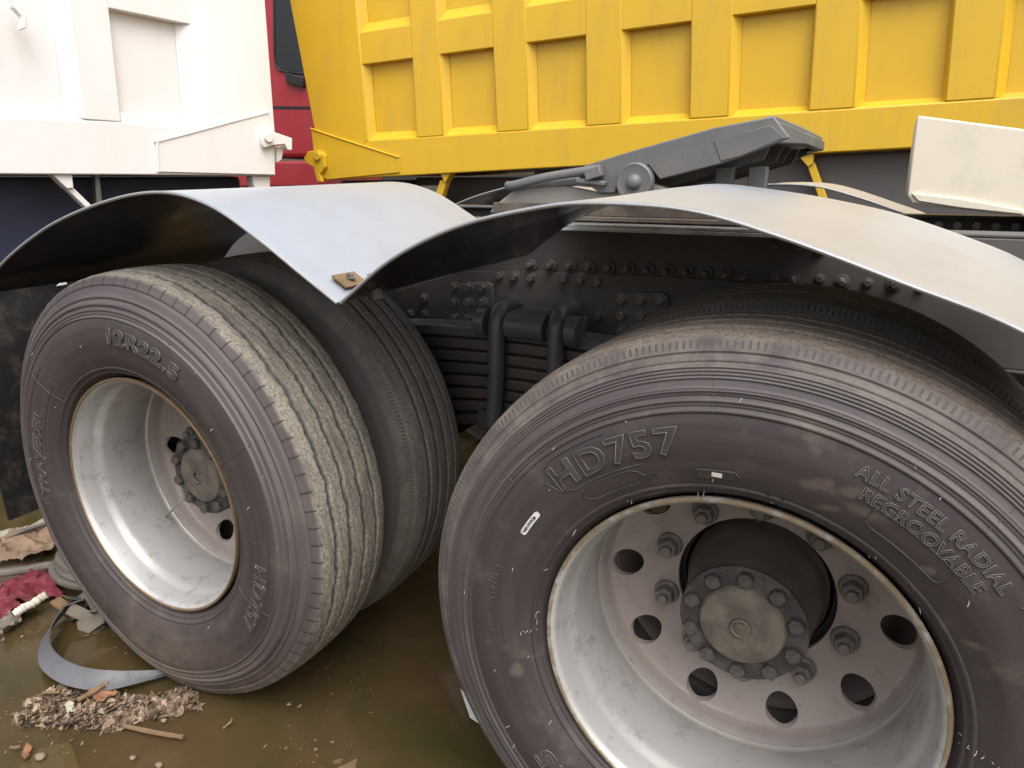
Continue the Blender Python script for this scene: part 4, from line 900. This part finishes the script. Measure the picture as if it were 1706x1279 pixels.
stick('stick', (18, 1245), (33, 1243), .0, .0, .004, 'tiny twig beside the brown leaf near the lower left corner')
def bits(name, c, k, label, mat):
    b = MB(); p = GP(*c, .01); rn_ = random.Random(k)
    for i in range(5):
        q = p+Vector((rn_.uniform(-.04, .04), rn_.uniform(-.03, .03), rn_.uniform(0, .03))); e = Euler((rn_.uniform(-1, 1), rn_.uniform(-1, 1), rn_.uniform(0, 3))).to_matrix()
        b.obox(q, e.col[0], e.col[1], e.col[2], rn_.uniform(.025, .045), rn_.uniform(.015, .03), .0012)
    return tag(b.build(name, mat, bevel=.0008), label, 'scrap')
bits('paper_scrap', (145, 1010), 3, 'folded brown card scraps by the tyre inside the rubber strip loop', M['hose'])
bits('paper_scrap', (160, 1028), 5, 'small bent card scrap under the tyre edge', M['greycloth'])
# leaf litter: many curled flakes
def flake_mesh(name, spots, rn_, smin, smax, tilt):
    b = MB(); tone = []
    for (x, y, z) in spots:
        e = Euler((rn_.gauss(0, tilt), rn_.gauss(0, tilt), rn_.uniform(0, 6.3))).to_matrix(); L = smin+(smax-smin)*rn_.random()**2.2; w = L*rn_.choice((.1, .16, .3, .5, .7)); c = Vector((x, y, z))
        cu = rn_.uniform(-.3, .6)*L; vs = []; tn = rn_.random()
        for i in range(4):
            u = -1+2*i/3; ww = w*(1-.75*u*u)*rn_.uniform(.6, 1.3)+.0005
            for s_ in (-1, 0, 1): vs.append(c+e@Vector((u*L, s_*ww+rn_.uniform(-.1, .1)*L*.4, cu*u*u+(.3*ww if s_ else 0))))
        b.add(vs, [(i*3+j, i*3+j+1, (i+1)*3+j+1, (i+1)*3+j) for i in range(3) for j in range(2)]); tone += [tn]*12
    me = bpy.data.meshes.new(name); a = np.array(b.v); c = (a.min(0)+a.max(0))/2; me.from_pydata([tuple(p) for p in (a-c)], [], b.f); me.update()
    me.attributes.new('tone', 'FLOAT', 'POINT').data.foreach_set('value', tone); me.shade_smooth()
    return link(name, me, M['flake'], None, Vector(c))
t = NT('varied_leaf_flake'); tn = t.n('ShaderNodeAttribute', attribute_name='tone').outputs['Fac']; nz = t.noise(90, 4, .6)
M['flake'] = t.out(t.mix(t.math('MULTIPLY', nz, .5), t.ramp(tn, [(.0, (.06, .04, .026, 1)), (.35, (.16, .105, .068, 1)), (.7, (.29, .20, .135, 1)), (1.0, (.44, .34, .25, 1))]), (.09, .06, .04, 1)), .8, 0, t.bump(nz, .4, .002))
def litter(name, polys, count, label, seed):
    rn_ = random.Random(seed); k = 0; spots = []
    PP = [[GP(a, c, 0) for a, c in pl_] for pl_ in polys]
    while k < count:
        P = rn_.choice(PP); x = rn_.uniform(min(p.x for p in P)-.03, max(p.x for p in P)+.03); y = rn_.uniform(min(p.y for p in P)-.03, max(p.y for p in P)+.03)
        nz_ = Vector((x*9, y*9, 0)); x_, y_ = x+.03*mnoise.noise(nz_), y+.03*mnoise.noise(nz_+Vector((4, 7, 2)))
        if not inpoly(x_, y_, [(p.x, p.y) for p in P]): continue
        if mnoise.noise(Vector((x*26, y*26, 3))) < rn_.uniform(-.75, -.05): continue
        k += 1; spots.append((x, y, -.011+.011*max(0, mnoise.noise(Vector((x*16, y*16, 0)))+.25)*rn_.random()))
    return tag(flake_mesh(name, spots, rn_, .003, .022, .4), label, None, kind='stuff')
litter('leaf_litter', [[(35, 1196), (50, 1165), (110, 1145), (145, 1147), (132, 1168), (105, 1200), (45, 1205)], [(105, 1200), (170, 1165), (185, 1142), (200, 1165), (165, 1195), (140, 1208)], [(140, 1207), (190, 1165), (265, 1150), (325, 1140), (330, 1160), (322, 1186), (235, 1190), (190, 1216), (150, 1214)]], 5000, 'dry brown leaf litter floating in the puddle', 11)
rn_ = random.Random(31); spots = []
while len(spots) < 260:
    p_ = GP(rn_.uniform(-40, 620), rn_.uniform(1000, 1300), 0)
    if p_.y < .35 and mnoise.noise(Vector((p_.x*3, p_.y*3, 5))) > rn_.uniform(-.2, .6): spots.append((p_.x, p_.y, -.0095))
tag(flake_mesh('floating_flecks', spots, rn_, .0012, .007, .06), 'tiny leaf flecks floating on the puddle', None, kind='stuff')
tag(crumple('leaf', [(160, 1165), (172, 1148), (185, 1142), (195, 1160), (178, 1178), (165, 1180)], .03, 14, M['leaf'], 8, .006), 'large dead leaf standing up out of the leaf litter', 'leaf')
tag(crumple('leaf', [(32, 1240), (45, 1238), (58, 1243), (56, 1256), (45, 1268), (36, 1256)], .014, 14, M['leaf'], 9, .005, -.004), 'brown leaf near the lower left corner', 'leaf')
tag(crumple('plastic_scrap', [(105, 1180), (122, 1178), (134, 1190), (128, 1204), (114, 1206)], .02, 16, M['film'], 12, .003), 'small crumpled whitish plastic bag in the leaf litter', 'plastic bag')
b = MB(); b.prism([GP(a, c, -.018) for a, c in ((10, 1300), (66, 1248), (116, 1236), (124, 1255), (136, 1300))], (0, 0, .002)); tag(b.build('plastic_film', M['film']), 'pale plastic film half sunk at the lower left corner', 'film')
c0 = GP(280, 1280, -.03); b = MB(); n_ = 40
for i in range(6):
    r = .085*(1-(i/5)**2*1.0)+.0005; b.v += [(c0.x+r*math.cos(2*math.pi*k/n_), c0.y+r*math.sin(2*math.pi*k/n_), -.034+.020*(i/5)) for k in range(n_)]
b.f = [(i*n_+k, i*n_+(k+1) % n_, (i+1)*n_+(k+1) % n_, (i+1)*n_+k) for i in range(5) for k in range(n_)]
tag(b.build('mud_lump', M['mud'], smooth=60), 'rounded mud lump just under the water at the bottom edge', 'mud lump')
# pebbles
peb = bpy.data.meshes.new('pebble'); bm = bmesh.new(); bmesh.ops.create_icosphere(bm, subdivisions=2, radius=1)
for v in bm.verts: v.co *= 1+.25*mnoise.noise(v.co*1.3); v.co.z *= .6
bm.to_mesh(peb); bm.free(); peb.shade_smooth(); peb.materials.append(M['clay'])
for i, (a, c, s) in enumerate(((79, 1108, .008), (273, 1200, .006), (221, 1262, .006), (265, 1274, .007), (67, 1260, .010))):
    o = link('pebble', peb, None, None, GP(a, c, -.006)); o.scale = (s*1.3, s, s)
    tag(o, ['tan pebble left of the rubber strip', 'tan pebble right of the leaf litter', 'tan pebble near the bottom edge left of the mud lump', 'tan pebble on the mud lump', 'pale pebble beside the brown leaf'][i], 'pebble', 'pebbles in the puddle')
# white plastic piece by the right tyre
p = [GP(a, c, .004) for a, c in ((767, 1148), (783, 1165), (812, 1204), (800, 1207), (783, 1196), (776, 1175))]
b = MB(); b.prism(p, (0, 0, .003)); tag(b.build('plastic_shard', M['whiteplastic'], bevel=.001), 'pointed white plastic shard beside the nearest tyre', 'shard')
# chip of white paper caught behind the rear tyre
p = [U(a, c, 0, -1.98) for a, c in ((95, 476), (103, 470), (110, 468), (112, 473), (104, 475))]
b = MB(); b.prism(p, (-.004, 0, 0)); tag(b.build('paper_chip', M['whiteplastic']), 'white chip stuck on the mud flap above the rear tyre', 'chip')
